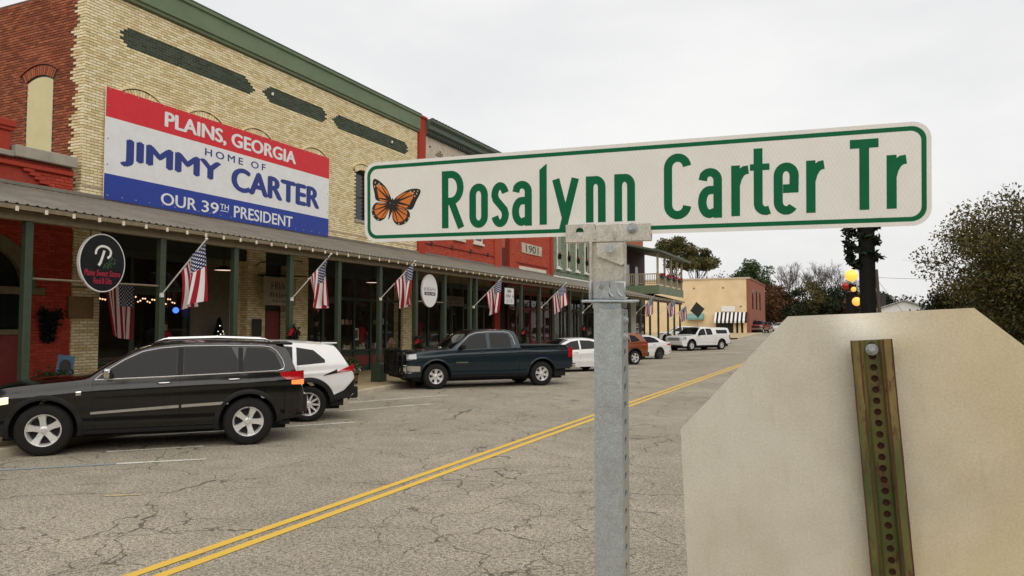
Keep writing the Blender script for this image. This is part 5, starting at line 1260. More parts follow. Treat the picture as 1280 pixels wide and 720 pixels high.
# ---- black sport utility vehicle
jeep_win_lo = [(1.62, 1.135), (2.55, 1.155)]
J = dict(W=1.94, fo=.88, wb=2.915, Rt=.385, Rr=.242, spokes=5, paint=PB, tumble=.33, cat='car', gap=.075,
  top=[(0, .62), (.03, .82), (.09, .97), (.25, 1.06), (.6, 1.11), (1.1, 1.155), (1.42, 1.19), (1.62, 1.32), (1.85, 1.46), (2.1, 1.595), (2.35, 1.675), (2.7, 1.715), (3.2, 1.725), (3.8, 1.705), (4.2, 1.672), (4.42, 1.645), (4.49, 1.60), (4.56, 1.44), (4.64, 1.24), (4.71, 1.08), (4.76, .98), (4.80, .92), (4.82, .62)],
  bot=[(0, .42), (.1, .34), (.4, .30), (1.3, .30), (3.4, .30), (4.3, .38), (4.75, .42), (4.82, .46)], belt=[(0, 1.0), (1.2, 1.10), (1.62, 1.125), (4.3, 1.205), (4.82, 1.22)], plan=SUVPLAN,
  windows=[([(1.60, 1.135), (2.70, 1.165)], [(1.60, 1.14), (1.72, 1.25), (1.95, 1.40), (2.2, 1.525), (2.45, 1.575), (2.70, 1.598)]), ([(2.80, 1.17), (3.62, 1.195)], [(2.80, 1.605), (3.2, 1.612), (3.52, 1.605), (3.62, 1.40)]), ([(3.70, 1.20), (4.36, 1.218)], [(3.70, 1.36), (3.76, 1.60), (4.1, 1.58), (4.25, 1.50), (4.36, 1.28)])],
  shield=(1.45, 2.28), back=(4.50, 4.68), doors=[(1.52, 2.76, .42), (2.76, 3.80, .42)], handle=CHROME, mirror=(1.74, CHROME), flare=(.075, BLKP, .022),
  lines=[('window_trim', [(1.55, 1.125), (2.5, 1.150), (3.4, 1.178), (4.30, 1.207), (4.40, 1.235), (4.42, 1.29), (4.38, 1.40), (4.28, 1.53), (4.17, 1.60), (4.0, 1.618), (3.4, 1.632), (2.8, 1.628), (2.45, 1.598), (2.2, 1.548), (1.95, 1.425), (1.72, 1.275), (1.58, 1.16), (1.55, 1.125)], .012, CHROME, .008)],
  patches=[('pillar_trim', [(2.705, 1.17), (2.795, 1.173)], [(2.705, 1.598), (2.795, 1.603)], BLKP, .004), ('pillar_trim', [(3.625, 1.197), (3.70, 1.2)], [(3.625, 1.598), (3.70, 1.596)], BLKP, .004), ('side_moulding', [(1.50, .60), (2.74, .655)], [(1.50, .635), (2.74, .70)], CHROME, .016), ('side_moulding', [(2.78, .657), (3.48, .685)], [(2.78, .702), (3.48, .73)], CHROME, .016), ('sill_trim', [(1.40, .30), (3.30, .30)], [(1.40, .36), (3.30, .36)], BLKP, .02),
           ('tail_light', [(4.34, 1.14), (4.46, 1.06), (4.80, 1.05)], [(4.34, 1.185), (4.80, 1.20)], TLR, .012), ('tail_light_lamp', [(4.56, .975), (4.80, .965)], [(4.56, 1.045), (4.80, 1.047)], TLL, .012), ('head_light', [(.06, .74), (.42, .80)], [(.06, .86), (.42, .90)], HLL, .010), ('badge', [(1.30, .895), (1.37, .90)], [(1.30, .955), (1.37, .96)], CHROME, .008), ('fuel_flap', [(3.98, .98), (4.16, .985)], [(3.98, 1.12), (4.16, 1.125)], PB, .003), ('reflector', [(4.62, .50), (4.74, .50)], [(4.62, .57), (4.74, .57)], TLR, .012), ('bumper', [(4.44, .43), (4.79, .47)], [(4.44, .80), (4.79, .86)], PB, .014)],
  boxes=[('rear_bumper', (4.70, -.78, .50), (4.87, .78, .80), PB), ('bumper_trim', (4.72, -.7, .44), (4.86, .7, .498), BLKP), ('spoiler', (4.30, -.62, 1.632), (4.60, .62, 1.672), PB), ('number_plate', (4.80, -.26, .86), (4.84, .26, 1.0), M_WHITE), ('tail_bar', (4.74, -.70, 1.0), (4.82, .70, 1.05), CHROME), ('front_bumper', (-.02, -.74, .40), (.14, .74, .66), PB), ('exhaust', (4.70, .45, .40), (4.88, .55, .47), CHROME)])
_sq = lambda s: s if s < 3.9 else 3.9+(s-3.9)*.88            # shorter tail overhang
J['top'] = [(_sq(s), z) for s, z in J['top']]; J['bot'] = [(_sq(s), z) for s, z in J['bot']]; J['belt'] = [(_sq(s), z) for s, z in J['belt']]; J['plan'] = [(_sq(s), z) for s, z in J['plan']]
J['windows'] = [([(_sq(s), z) for s, z in a], [(_sq(s), z) for s, z in b]) for a, b in J['windows']]; J['back'] = (_sq(4.50), _sq(4.68))
J['lines'] = [(n_, [(_sq(s), z) for s, z in p], r_, m_, o_) for n_, p, r_, m_, o_ in J['lines']]; J['patches'] = [(n_, [(_sq(s), z) for s, z in a], [(_sq(s), z) for s, z in b], m_, o_) for n_, a, b, m_, o_ in J['patches']]
J['boxes'] = [(n_, (_sq(a[0]), a[1], a[2]), (_sq(b[0]), b[1], b[2]), m_) for n_, a, b, m_ in J['boxes']]
jeep = Car('parked_car', 'black sport utility vehicle with chrome window trim parked nearest the stop line', J, (-11.10, 7.52), R(226))
jeep.root['label'] = 'black sport utility vehicle with chrome trim parked before the red brick shop'
c = jeep
for sd in (1, -1):
    MB().path([(c.fo-2.35, sd*.60, 1.69), (c.fo-2.5, sd*.60, 1.745), (c.fo-3.3, sd*.60, 1.765), (c.fo-4.05, sd*.60, 1.735), (c.fo-4.15, sd*.60, 1.69)], .018, 8).build('roof_rail', CHROME if sd > 0 else CHROME, c.root, True)
# ---- white compact sport utility vehicle
RV = dict(W=1.86, fo=.93, wb=2.69, Rt=.36, Rr=.235, spokes=10, paint=PW, tumble=.36, gap=.09, cat='car',
  top=[(0, .60), (.04, .85), (.15, 1.0), (.6, 1.06), (1.15, 1.12), (1.5, 1.30), (1.85, 1.52), (2.1, 1.62), (2.5, 1.675), (3.2, 1.67), (3.9, 1.62), (4.15, 1.585), (4.22, 1.52), (4.32, 1.38), (4.42, 1.22), (4.5, 1.10), (4.57, .98), (4.60, .62)],
  bot=[(0, .42), (.2, .30), (1.2, .28), (3.4, .28), (4.1, .40), (4.45, .46), (4.60, .55)], belt=[(0, 1.0), (1.3, 1.06), (3.5, 1.14), (4.2, 1.17), (4.6, 1.15)], plan=[(0, .70), (.06, .8), (.25, .92), (.7, 1), (3.4, 1), (4.0, .965), (4.3, .92), (4.5, .87), (4.6, .78)],
  windows=[([(1.45, 1.09), (2.45, 1.12)], [(1.45, 1.10), (1.8, 1.36), (2.1, 1.50), (2.45, 1.55)]), ([(2.52, 1.12), (3.30, 1.15)], [(2.52, 1.555), (3.1, 1.555), (3.3, 1.53)]), ([(3.38, 1.155), (3.95, 1.20)], [(3.38, 1.52), (3.72, 1.46), (3.95, 1.26)])],
  shield=(1.2, 2.0), back=(4.24, 4.42), doors=[(1.42, 2.48, .42), (2.48, 3.4, .42)], mirror=(1.55, PW), flare=(.10, BLKP, .02), handle=PW,
  patches=[('tail_light', [(4.16, .985), (4.56, 1.02)], [(4.16, .995), (4.56, 1.16)], TLR, .012), ('tail_light_trim', [(3.92, .935), (4.2, .985)], [(3.92, .945), (4.2, 1.06)], BLKP, .013), ('lower_cladding', [(4.06, .40), (4.45, .46), (4.58, .56)], [(4.06, .50), (4.35, .62), (4.58, .86)], BLKP, .02), ('sill_cladding', [(1.42, .28), (3.2, .28)], [(1.42, .42), (3.2, .42)], BLKP, .02), ('head_light', [(.1, .80), (.5, .88)], [(.1, .88), (.5, .96)], HLM, .01)],
  boxes=[('rear_bumper', (4.40, -.74, .44), (4.66, .74, .68), BLKP), ('spoiler', (3.9, -.60, 1.585), (4.24, .60, 1.613), PW), ('exhaust', (4.5, .40, .38), (4.70, .58, .44), CHROME), ('rear_wiper', (4.2, -.08, 1.5), (4.25, .08, 1.54), BLKP)])
Car('parked_car', 'white compact sport utility vehicle with black cladding behind the black car', RV, (-10.13, 12.42), R(227), at='rear_left')
# ---- dark blue pickup
SIL = dict(W=2.03, fo=.98, wb=3.645, Rt=.395, Rr=.232, spokes=6, paint=PN, tumble=.30, gap=.10, cat='pickup truck', tw=.27, crown=.045,
  top=[(0, .70), (.03, 1.0), (.12, 1.12), (.4, 1.19), (.9, 1.235), (1.42, 1.27), (1.65, 1.42), (1.95, 1.64), (2.15, 1.77), (2.4, 1.835), (2.9, 1.865), (3.5, 1.85), (3.68, 1.82), (3.76, 1.66), (3.86, 1.30), (3.90, 1.285), (4.6, 1.29), (5.6, 1.305), (5.70, 1.29), (5.78, 1.1), (5.80, .70)],
  bot=[(0, .45), (.15, .36), (.5, .40), (1.45, .44), (4.1, .44), (5.0, .52), (5.6, .56), (5.80, .60)], belt=[(0, 1.10), (1.4, 1.20), (3.8, 1.27), (3.9, 1.28), (5.80, 1.28)], plan=[(0, .80), (.05, .88), (.2, .95), (.5, .99), (1, 1), (5.2, 1), (5.6, .985), (5.76, .95), (5.80, .92)],
  windows=[([(1.70, 1.225), (2.68, 1.25)], [(1.70, 1.235), (1.9, 1.44), (2.12, 1.62), (2.35, 1.70), (2.68, 1.725)]), ([(2.80, 1.255), (3.52, 1.27)], [(2.80, 1.73), (3.3, 1.73), (3.45, 1.70), (3.52, 1.52)])],
  shield=(1.46, 2.30), back=(3.70, 3.84), doors=[(1.55, 2.74, .50), (2.74, 3.70, .50)], mirror=(1.82, BLKP), handle=PN, hz=.09, flare=(.05, PN, .012),
  lines=[('roof_trim', [(1.62, 1.26), (1.88, 1.47), (2.1, 1.66), (2.35, 1.745), (2.7, 1.772), (3.3, 1.775), (3.5, 1.75), (3.60, 1.60), (3.66, 1.36)], .010, PS, .004), ('body_seam', [(3.80, .50), (3.81, .9), (3.83, 1.25)], .008, BLKP, .002)],
  patches=[('tail_light', [(5.60, .93), (5.78, .93)], [(5.60, 1.24), (5.78, 1.24)], TLR, .014), ('side_step', [(1.5, .36), (4.1, .36)], [(1.5, .43), (4.1, .43)], BLKP, .03), ('head_light', [(.05, .90), (.34, .94)], [(.05, 1.08), (.34, 1.10)], HLM, .012), ('front_bumper_end', [(.0, .50), (.46, .52)], [(.0, .74), (.46, .72)], CHROME, .03), ('badge', [(1.62, .80), (2.02, .80)], [(1.62, .835), (2.02, .835)], CHROME, .008), ('door_moulding', [(1.6, .72), (3.66, .74)], [(1.6, .75), (3.66, .77)], PN, .012), ('rear_badge', [(5.22, 1.19), (5.48, 1.195)], [(5.22, 1.245), (5.48, 1.25)], CHROME, .006)],
  boxes=[('bed_cover', (3.94, -.84, 1.275), (5.62, .84, 1.335), BLKP), ('rear_bumper', (5.70, -.92, .52), (5.92, .92, .68), CHROME), ('bumper_step', (5.72, -.9, .681), (5.94, .9, .71), BLKP), ('front_bumper', (-.12, -.90, .50), (.10, .90, .76), CHROME), ('grille', (-.03, -.70, .78), (.06, .70, 1.06), BLKP), ('fog_light', (-.14, .55, .56), (-.10, .78, .68), HLM), ('valance', (-.06, -.86, .34), (.2, .86, .50), BLKP)])
sil = Car('parked_pickup', 'dark blue pickup truck with black front guard and bed cover', SIL, (-11.74, 20.44), R(227.7)); c = sil
g = MB()
for yy in (-.42, .42): g.path([(c.fo+.20, yy, .42), (c.fo+.24, yy, .8), (c.fo+.20, yy, 1.20)], .045, 8)
for zz in (.55, .72, .9, 1.05, 1.2): g.path([(c.fo+.02, -.98, zz), (c.fo+.18, -.86, zz), (c.fo+.24, -.4, zz), (c.fo+.24, .4, zz), (c.fo+.18, .86, zz), (c.fo+.02, .98, zz)], .028, 8)
for sd in (-1, 1): g.path([(c.fo+.02, sd*.98, .5), (c.fo+.10, sd*.97, .56), (c.fo+.10, sd*.97, 1.18), (c.fo+.0, sd*.98, 1.22)], .035, 8)
g.bbox((c.fo+.19, -.86, .44), (c.fo+.225, .86, 1.18), .01)
g.build('front_guard', M_BLACK, c.root, 50)
# ---- saloon car (used twice with its own paint and wheels)
def saloon(paint, rim, spokes): return dict(W=1.85, fo=.93, wb=2.85, Rt=.335, Rr=.235, spokes=spokes, rim=rim, paint=paint, tumble=.40, cat='car', tw=.22,
  top=[(0, .55), (.04, .70), (.2, .80), (.7, .90), (1.2, .97), (1.6, 1.18), (2.0, 1.37), (2.4, 1.45), (2.9, 1.47), (3.4, 1.42), (3.8, 1.28), (4.15, 1.12), (4.35, 1.06), (4.7, 1.045), (4.78, .98), (4.84, .75), (4.86, .55)],
  bot=[(0, .30), (.2, .22), (1.2, .22), (3.6, .22), (4.5, .28), (4.86, .40)], belt=[(0, .78), (1.3, .90), (3.6, .99), (4.4, 1.0), (4.86, .98)], plan=[(0, .66), (.06, .78), (.3, .92), (.8, 1), (3.6, 1), (4.3, .96), (4.65, .90), (4.80, .82), (4.86, .72)],
  windows=[([(1.5, .93), (2.55, .97)], [(1.5, .94), (1.85, 1.16), (2.2, 1.30), (2.55, 1.35)]), ([(2.63, .975), (3.72, 1.02)], [(2.63, 1.355), (3.1, 1.34), (3.45, 1.25), (3.72, 1.07)])],
  shield=(1.25, 2.1), back=(3.5, 4.2), doors=[(1.45, 2.59, .32), (2.59, 3.55, .32)], mirror=(1.62, paint), handle=CHROME,
  lines=[('window_trim', [(1.5, .92), (2.6, .965), (3.74, 1.01)], .008, CHROME, .006)],
  patches=[('tail_light', [(4.36, .84), (4.80, .80)], [(4.36, .90), (4.80, .95)], TLR, .010), ('head_light', [(.08, .64), (.5, .70)], [(.08, .72), (.5, .78)], HLM, .01), ('reflector', [(4.6, .45), (4.75, .45)], [(4.6, .50), (4.75, .50)], TLR, .01)],
  boxes=[('rear_bumper', (4.74, -.70, .36), (4.89, .70, .62), paint)])
Car('parked_car', 'white saloon car half hidden behind the pickup and the galvanized post', saloon(PW, ALLOY, 10), (-9.75, 31.6), R(228), at='rear_left')
Car('parked_car', 'white saloon car with dark alloy wheels behind the copper orange car', saloon(PW, DALLOY, 10), (-10.34, 44.6), R(236), at='rear_left')
# ---- copper crossover
ES = dict(RV); ES.update(paint=PO, mirror=(1.55, PO), spokes=5, flare=(.06, BLKP, .012), handle=PO,
  patches=[('tail_light', [(4.10, 1.0), (4.54, .98)], [(4.10, 1.03), (4.54, 1.13)], TLR, .012), ('sill_cladding', [(1.42, .28), (3.2, .28)], [(1.42, .36), (3.2, .36)], BLKP, .015), ('head_light', [(.1, .80), (.5, .88)], [(.1, .88), (.5, .96)], HLM, .01)],
  boxes=[('rear_bumper', (4.40, -.74, .42), (4.65, .74, .62), BLKP), ('spoiler', (3.9, -.60, 1.585), (4.28, .60, 1.615), PO)])
Car('parked_car', 'copper orange crossover car beside the galvanized sign post', ES, (-9.99, 37.6), R(232), at='rear_left')
# ---- white pickup with a bed cap
F1 = dict(SIL); F1.update(paint=PW, mirror=(1.82, BLKP), handle=PW, rim=ALLOY, fo=.96, wb=3.68, Rt=.415, Rr=.245, lines=[('body_seam', [(3.86, .50), (3.87, .9), (3.88, 1.25)], .008, BLKP, .002)],
  top=[(x, z+.06 if 1.4 < x < 5.9 else z) for x, z in [(0, .70), (.03, 1.02), (.12, 1.14), (.4, 1.21), (.9, 1.25), (1.38, 1.28), (1.65, 1.42), (1.95, 1.64), (2.15, 1.77), (2.4, 1.835), (2.9, 1.865), (3.5, 1.85), (3.76, 1.83), (3.86, 1.80), (5.0, 1.80), (5.62, 1.79), (5.68, 1.70), (5.74, 1.30), (5.78, 1.1), (5.80, .70)]],
  windows=[(w[0], [(x, z+.04) for x, z in w[1]]) for w in SIL['windows']]+[([(4.02, 1.36), (5.40, 1.36)], [(4.02, 1.66), (5.40, 1.66)])],
  back=(5.69, 5.73), patches=[p for p in SIL['patches'] if p[0] not in ('badge', 'rear_badge', 'door_moulding', 'front_bumper_end')],
  boxes=[('rear_bumper', (5.70, -.92, .52), (5.92, .92, .68), CHROME), ('front_bumper', (-.10, -.90, .50), (.10, .90, .76), PW), ('grille', (-.04, -.60, .84), (.05, .60, 1.06), PS), ('roof_crossbar', (3.78, -.7, 1.885), (3.82, .7, 1.90), BLKP)])
Car('parked_pickup', 'white pickup truck with a windowed bed cap', F1, (-11.44, 60.37), R(240.1))
# ---- far vehicles
RV2 = dict(RV); RV2.update(paint=PW); Car('parked_car', 'white car in the side street seen between the canopy posts', RV2, (-17.6, 79.5), R(200), at='front_left')
F2 = dict(SIL); F2.update(paint=PR, mirror=(1.82, BLKP), handle=PR, rim=ALLOY); Car('parked_pickup', 'red pickup truck far down the street by the kerb', F2, (-11.2, 121.0), R(262), at='rear_left')
Car('parked_car', 'far white saloon car behind the red pickup', saloon(PW, ALLOY, 10), (-9.2, 130.0), R(265), at='rear_left')
# ------------------------------------------------------------------ trees
def m_leaf(name, cols, tr=.25):
    t = NT(name); a = t.n('Attribute'); a.attribute_name = 'tone'; g = t.co('Object')
    c = t.ramp(a.outputs['Fac'], (.0, cols[0]), (.5, cols[1]), (1, cols[2])); t.set(c, .65, 0, .3)
    tl = t.n('BsdfTranslucent'); t.l(c, tl.inputs[0]); ms = t.n('MixShader'); ms.inputs[0].default_value = tr; t.l(t.p.outputs[0], ms.inputs[1]); t.l(tl.outputs[0], ms.inputs[2]); t.l(ms.outputs[0], t.out.inputs[0]); return t.mat
BARK = plain('grey_brown_bark', (.085, .068, .05), .95, scale=6, bump=.5); BARKD = plain('dark_bark', (.04, .032, .024), .95, scale=6, bump=.4)
LF_OL = m_leaf('olive_autumn_leaves', ((.032, .038, .011), (.085, .08, .022), (.17, .13, .04))); LF_DG = m_leaf('dark_evergreen_leaves', ((.014, .022, .010), (.03, .042, .018), (.055, .065, .028)))
LF_MG = m_leaf('mid_green_leaves', ((.028, .05, .016), (.06, .095, .028), (.10, .13, .045))); LF_RB = m_leaf('rust_brown_leaves', ((.05, .026, .012), (.12, .055, .022), (.19, .09, .035)))
LF_UM = m_leaf('bronze_green_leaves', ((.03, .04, .012), (.085, .09, .028), (.17, .13, .05)))
def leaf_mesh(pts, size, mat_, name='crown', tone=None):
    n = len(pts); pts = np.asarray(pts); d = rng.normal(size=(n, 3)); d /= np.linalg.norm(d, axis=1)[:, None]; e = np.cross(d, rng.normal(size=(n, 3))); e /= np.linalg.norm(e, axis=1)[:, None]
    s = size*rng.uniform(.6, 1.3, n)[:, None]; V = np.stack([pts-d*s, pts+e*s*.45, pts+d*s, pts-e*s*.45], 1).reshape(-1, 3)
    me = bpy.data.meshes.new(name); me.vertices.add(4*n); me.vertices.foreach_set('co', V.ravel()); me.loops.add(4*n); me.loops.foreach_set('vertex_index', np.arange(4*n)); me.polygons.add(n); me.polygons.foreach_set('loop_start', np.arange(n)*4); me.polygons.foreach_set('loop_total', np.full(n, 4)); me.update(calc_edges=True)
    at = me.attributes.new('tone', 'FLOAT', 'FACE'); at.data.foreach_set('value', np.clip((tone if tone is not None else rng.uniform(0, 1, n)), 0, 1).astype(np.float32)); me.materials.append(mat_); return me
def limb(m, p, q, r0, r1, rnd, bend=.12, n=5):
    p, q = Vector(p), Vector(q); L_ = (q-p).length; off = Vector((rnd.gauss(0, 1), rnd.gauss(0, 1), rnd.gauss(0, .5)))*L_*bend; pts = []
    for i in range(n+1): t = i/n; pts.append(p.lerp(q, t)+off*math.sin(PI*t)*.6)
    m.path(pts, [r0+(r1-r0)*i/n for i in range(n+1)], 5 if r0 < .1 else 8); return pts
def leafy_tree(name, label, pos, h, r, base, leafmat, bark, nleaf, ls, seed, ncl=34, clr=.42, group=None, trunk_r=None, flat_=1.0, sparse_top=0):
    rnd = random.Random(seed); g = np.random.default_rng(seed); root = thing(name, label, 'tree', pos, 0, group); tr = trunk_r or h*.022
    m = MB(); cz = (base+h)/2; rz = (h-base)/2; top = Vector((rnd.uniform(-.1, .1)*r, rnd.uniform(-.1, .1)*r, base+(h-base)*.55)); tp = limb(m, (0, 0, -.3), top, tr, tr*.35, rnd, .04, 8)
    cl = []
    while len(cl) < ncl:
        v = Vector((rnd.uniform(-1, 1), rnd.uniform(-1, 1), rnd.uniform(-1, 1)))
        if .25 < v.length < 1: cl.append(Vector((v.x*r*(1-.28*max(0, v.z)), v.y*r*(1-.28*max(0, v.z)), cz+v.z*rz*.93*flat_)))
    P = []; T = []
    for c in cl:
        k = min(len(tp)-1, max(2, int(len(tp)*(.35+.6*min(1, max(0, (c.z-base)/(h-base))))))); limb(m, tp[k], c, tr*.30, tr*.05, rnd, .14)
        for _ in range(4): d = Vector((rnd.gauss(0, 1), rnd.gauss(0, 1), rnd.gauss(.2, .8))).normalized()*r*clr*rnd.uniform(.5, 1.2); limb(m, c, c+d, tr*.05, tr*.012, rnd, .1, 3)
        f = (c.z-base)/(h-base); nn = int(nleaf/ncl*(1-sparse_top*max(0, f-.35)*1.5)*rnd.uniform(.6, 1.4)); nn = max(8, nn)
        q = g.normal(size=(nn, 3)); q /= np.linalg.norm(q, axis=1)[:, None]; q *= (g.uniform(0, 1, nn)**.5)[:, None]*r*clr*np.array([1, 1, .75]); P.append(q+np.array(c)); T.append(np.clip(g.normal(.5+.25*rnd.uniform(-1, 1), .2, nn), 0, 1))
    m.build('trunk', bark, root, 60, fix=False); new_obj('crown', leaf_mesh(np.concatenate(P), ls, leafmat, tone=np.concatenate(T)), root); return root
def bare_tree(name, label, pos, h, spread, seed, group=None, levels=6, bark=BARK, leaves=None, tr=None):
    rnd = random.Random(seed); root = thing(name, label, 'tree', pos, 0, group); m = MB(); tips = []; tr = tr or h*.017
    def grow(p, d, L_, r, lv):
        q = p+d*L_; mid = p.lerp(q, .5)+Vector((rnd.gauss(0, 1), rnd.gauss(0, 1), 0))*L_*.05; m.path([p, mid, q], [r, r*.85, r*.68], 6 if lv < 2 else 4 if lv < 4 else 3)
        if lv >= levels: tips.append(q); return
        for k in range(3 if lv > 0 else 4):
            a = rnd.uniform(.25, .75)*spread; b = rnd.uniform(0, 2*PI); u = d.orthogonal().normalized(); w = d.cross(u); nd = (d*math.cos(a)+(u*math.cos(b)+w*math.sin(b))*math.sin(a)+Vector((0, 0, .12))).normalized(); grow(q if k else p.lerp(q, .8), nd, L_*rnd.uniform(.62, .82), max(r*.62, .014), lv+1)
    grow(Vector((0, 0, -.3)), Vector((rnd.uniform(-.06, .06), rnd.uniform(-.06, .06), 1)).normalized(), h*.30, tr, 0)
    m.build('trunk', bark, root, None, fix=False)
    if leaves: 
        P = np.array([t[:] for t in tips]); P = np.repeat(P, leaves[1], 0)+rng.normal(size=(len(P)*leaves[1], 3))*h*.03; new_obj('crown', leaf_mesh(P, leaves[2], leaves[0]), root)
    return root
GB = 'trees beyond the end of the street'
leafy_tree('tree', 'tall bronze-green tree with a flat top behind the balcony', (-29.7, 140, zg(140)), 17.2, 4.4, 12.0, LF_UM, BARKD, 6500, .26, 3, 26, .30, GB, .34)
leafy_tree('tree', 'spreading bronze tree with visible trunks behind the tan building', (-25.1, 140, zg(140)), 15.2, 4.0, 10.8, LF_UM, BARKD, 5500, .26, 4, 24, .30, GB, .30)
leafy_tree('tree', 'dark low tree against the left end of the tan building', (-24.5, 139, zg(139)), 8.3, 4.6, 1.0, LF_DG, BARKD, 6000, .28, 5, 30, .4, GB)
leafy_tree('tree', 'dark low tree behind the right half of the tan building', (-19.2, 139, zg(139)), 8.2, 4.2, 1.0, LF_DG, BARKD, 6000, .28, 6, 30, .4, GB)
bare_tree('tree', 'thin bare tree with crooked limbs above the tan roof', (-22.6, 150, zg(150)), 12.4, 1.1, 7, GB, 5, BARKD, (LF_DG, 3, .2))
leafy_tree('tree', 'rounded green tree rising behind the red brick corner', (-16.5, 150, zg(150)), 13.0, 4.6, 2.5, LF_MG, BARK, 9000, .27, 8, 40, .38, GB)
leafy_tree('tree', 'rust-brown tree beside the grey utility pole', (-13.4, 146, zg(146)), 9.6, 3.6, 1.0, LF_RB, BARK, 5200, .25, 9, 30, .4, GB)
leafy_tree('tree', 'rust and olive tree low behind the tan building', (-19.6, 152, zg(152)), 9.4, 4.0, 1.0, LF_OL, BARK, 5200, .27, 10, 30, .4, GB)
bare_tree('tree', 'slender bare tree left of the wide bare crown', (-11.4, 165, zg(165)), 14.6, .8, 11, GB, 6)
bare_tree('tree', 'wide bare tree with a fine twiggy crown', (-7.0, 165, zg(165)), 15.0, 1.15, 12, GB, 6)
bare_tree('tree', 'bare tree just left of the black lamp post', (-3.0, 165, zg(165)), 14.0, 1.0, 13, GB, 6)
bare_tree('tree', 'small bare tree behind the lit lantern post', (.2, 165, zg(165)), 11.5, .9, 14, GB, 5)
for i, (x, y, h, r, lm, lb) in enumerate([(-10.4, 148, 8.6, 3.1, LF_DG, 'dark evergreen at the road end below the slender bare tree'), (-6.6, 150, 8.8, 3.6, LF_OL, 'olive tree at the road end below the wide bare crown'), (-2.8, 150, 8.2, 3.3, LF_DG, 'dark evergreen at the road end left of the lamp post'), (.9, 150, 8.8, 3.2, LF_RB, 'rust-brown tree behind the lit lantern post'), (4.6, 150, 7.2, 3.2, LF_DG, 'dark evergreen behind the white house')]):
    leafy_tree('tree', lb, (x, y, zg(y)), h, r, .6, lm, BARKD, 5200, .27, 20+i, 30, .42, GB)
leafy_tree('tree', 'large olive-brown tree with a thinning top at the right edge', (7.0, 40, -.06), 8.3, 3.6, 1.0, LF_OL, BARKD, 52000, .085, 31, 64, .36, None, .2, 1.0, .85)
leafy_tree('shrub', 'rounded evergreen shrub at the foot of the large olive tree', (4.35, 43, -.06), 4.0, 1.5, .3, LF_DG, BARKD, 7000, .085, 32, 26, .42)['category'] = 'shrub'
leafy_tree('tree', 'dark tree behind the large olive tree', (9.6, 52, -.06), 7.2, 3.6, .5, LF_DG, BARKD, 12000, .12, 33, 40, .4)
# far wood that closes the view beyond the single trees
P = []; T = []
for i in range(150):
    x = rng.uniform(-70, 60); y = rng.uniform(185, 215); hh = rng.uniform(5, 9); n = 130; q = rng.normal(size=(n, 3)); q /= np.linalg.norm(q, axis=1)[:, None]; q *= (rng.uniform(0, 1, n)**.4)[:, None]*np.array([3, 3, hh/2]); P.append(q+np.array([x, y, hh/2+1.2])); T.append(np.clip(rng.normal(rng.uniform(.2, .7), .2, n), 0, 1))
tag(new_obj('far_wood', leaf_mesh(np.concatenate(P), .5, LF_OL, 'far_wood', np.concatenate(T))), 'far wood closing the view at the end of the street', 'wood', kind='stuff')

# woods and gardens on the other side of the street and behind the viewer (they close the place and show in glass and paint)
P = []; T = []
for i in range(560):
    if i < 420: y = rng.uniform(-50, 230); x = rng.uniform(24, 40)+max(0, y-75)*.28
    else: x = rng.uniform(-75, 40); y = rng.uniform(-62, -42)
    hh = rng.uniform(8, 14); n = 300; q = rng.normal(size=(n, 3)); q /= np.linalg.norm(q, axis=1)[:, None]; q *= (rng.uniform(0, 1, n)**.4)[:, None]*np.array([3.2, 3.2, hh/2]); P.append(q+np.array([x, y, hh/2])); T.append(np.clip(rng.normal(rng.uniform(.2, .7), .2, n), 0, 1))
tag(new_obj('far_wood', leaf_mesh(np.concatenate(P), .8, LF_OL, 'far_wood', np.concatenate(T))), 'belt of trees on the open side of the street', 'wood', kind='stuff')

# ------------------------------------------------------------------ lamp posts with christmas garland
def garland(pts, r, n, size, mat_, name, parent=None):
    P = []
    for _ in range(n):
        t = random.random()*(len(pts)-1); i = min(int(t), len(pts)-2); p = Vector(pts[i]).lerp(Vector(pts[i+1]), t-i); P.append((p+Vector((random.gauss(0, r), random.gauss(0, r), random.gauss(0, r*.6))))[:])
    return new_obj(name, leaf_mesh(P, size, mat_, name), parent)
LF_GL = m_leaf('garland_needles', ((.006, .012, .007), (.012, .02, .011), (.022, .032, .018)))
lp = thing('lamp_post', 'black street lamp post wrapped in green garland behind the stop sign', 'lamp post', (.137, 6.6, .13))
MB().lathe([(.12, 0), (.12, .25), (.085, .4), (.060, .5), (.060, 2.7), (.08, 2.75), (.05, 2.82), (0, 2.86)], 20).build('post', M_BLACK, lp, 40)
MB().lathe([(.06, 2.84), (.10, 2.90), (.11, 3.1), (.08, 3.2), (0, 3.25)], 16).build('lantern', plain('frosted_lamp_glass', (.6, .6, .55), .3), lp, True)
sp_ = [(.07*math.cos(k*.9), .07*math.sin(k*.9), 3.0-k*.018) for k in range(40)]
garland(sp_, .018, 1400, .03, LF_GL, 'garland', lp); garland([(-.125, 0, 2.95), (-.135, 0, 2.75), (-.13, 0, 2.5), (-.12, .0, 2.36), (-.05, 0, 2.29), (-.02, 0, 2.33)], .018, 620, .03, LF_GL, 'garland', lp)
t_ = NT('lit_amber_globe'); t_.set((.9, .5, .1), .3, 0, .5, None, (1, .46, .06), 1.05); AMBER = t_.mat; t_ = NT('lit_amber_globe_dim'); t_.set((.9, .5, .1), .3, 0, .5, None, (1, .50, .10), .7); AMBER2 = t_.mat
lp2 = thing('lantern_post', 'short dark post with lit amber globes and a red ball', 'lantern', (.03, 13.0, .13))
MB().lathe([(.11, 0), (.11, .2), (.075, .3), (.075, 2.30), (.09, 2.36), (0, 2.38)], 16).build('post', M_BLACK, lp2, 40)
def ball(r, c, n=14): return MB().lathe([(r*math.sin(PI*k/10), -r*math.cos(PI*k/10)) for k in range(11)], n, 0, 'z', c)
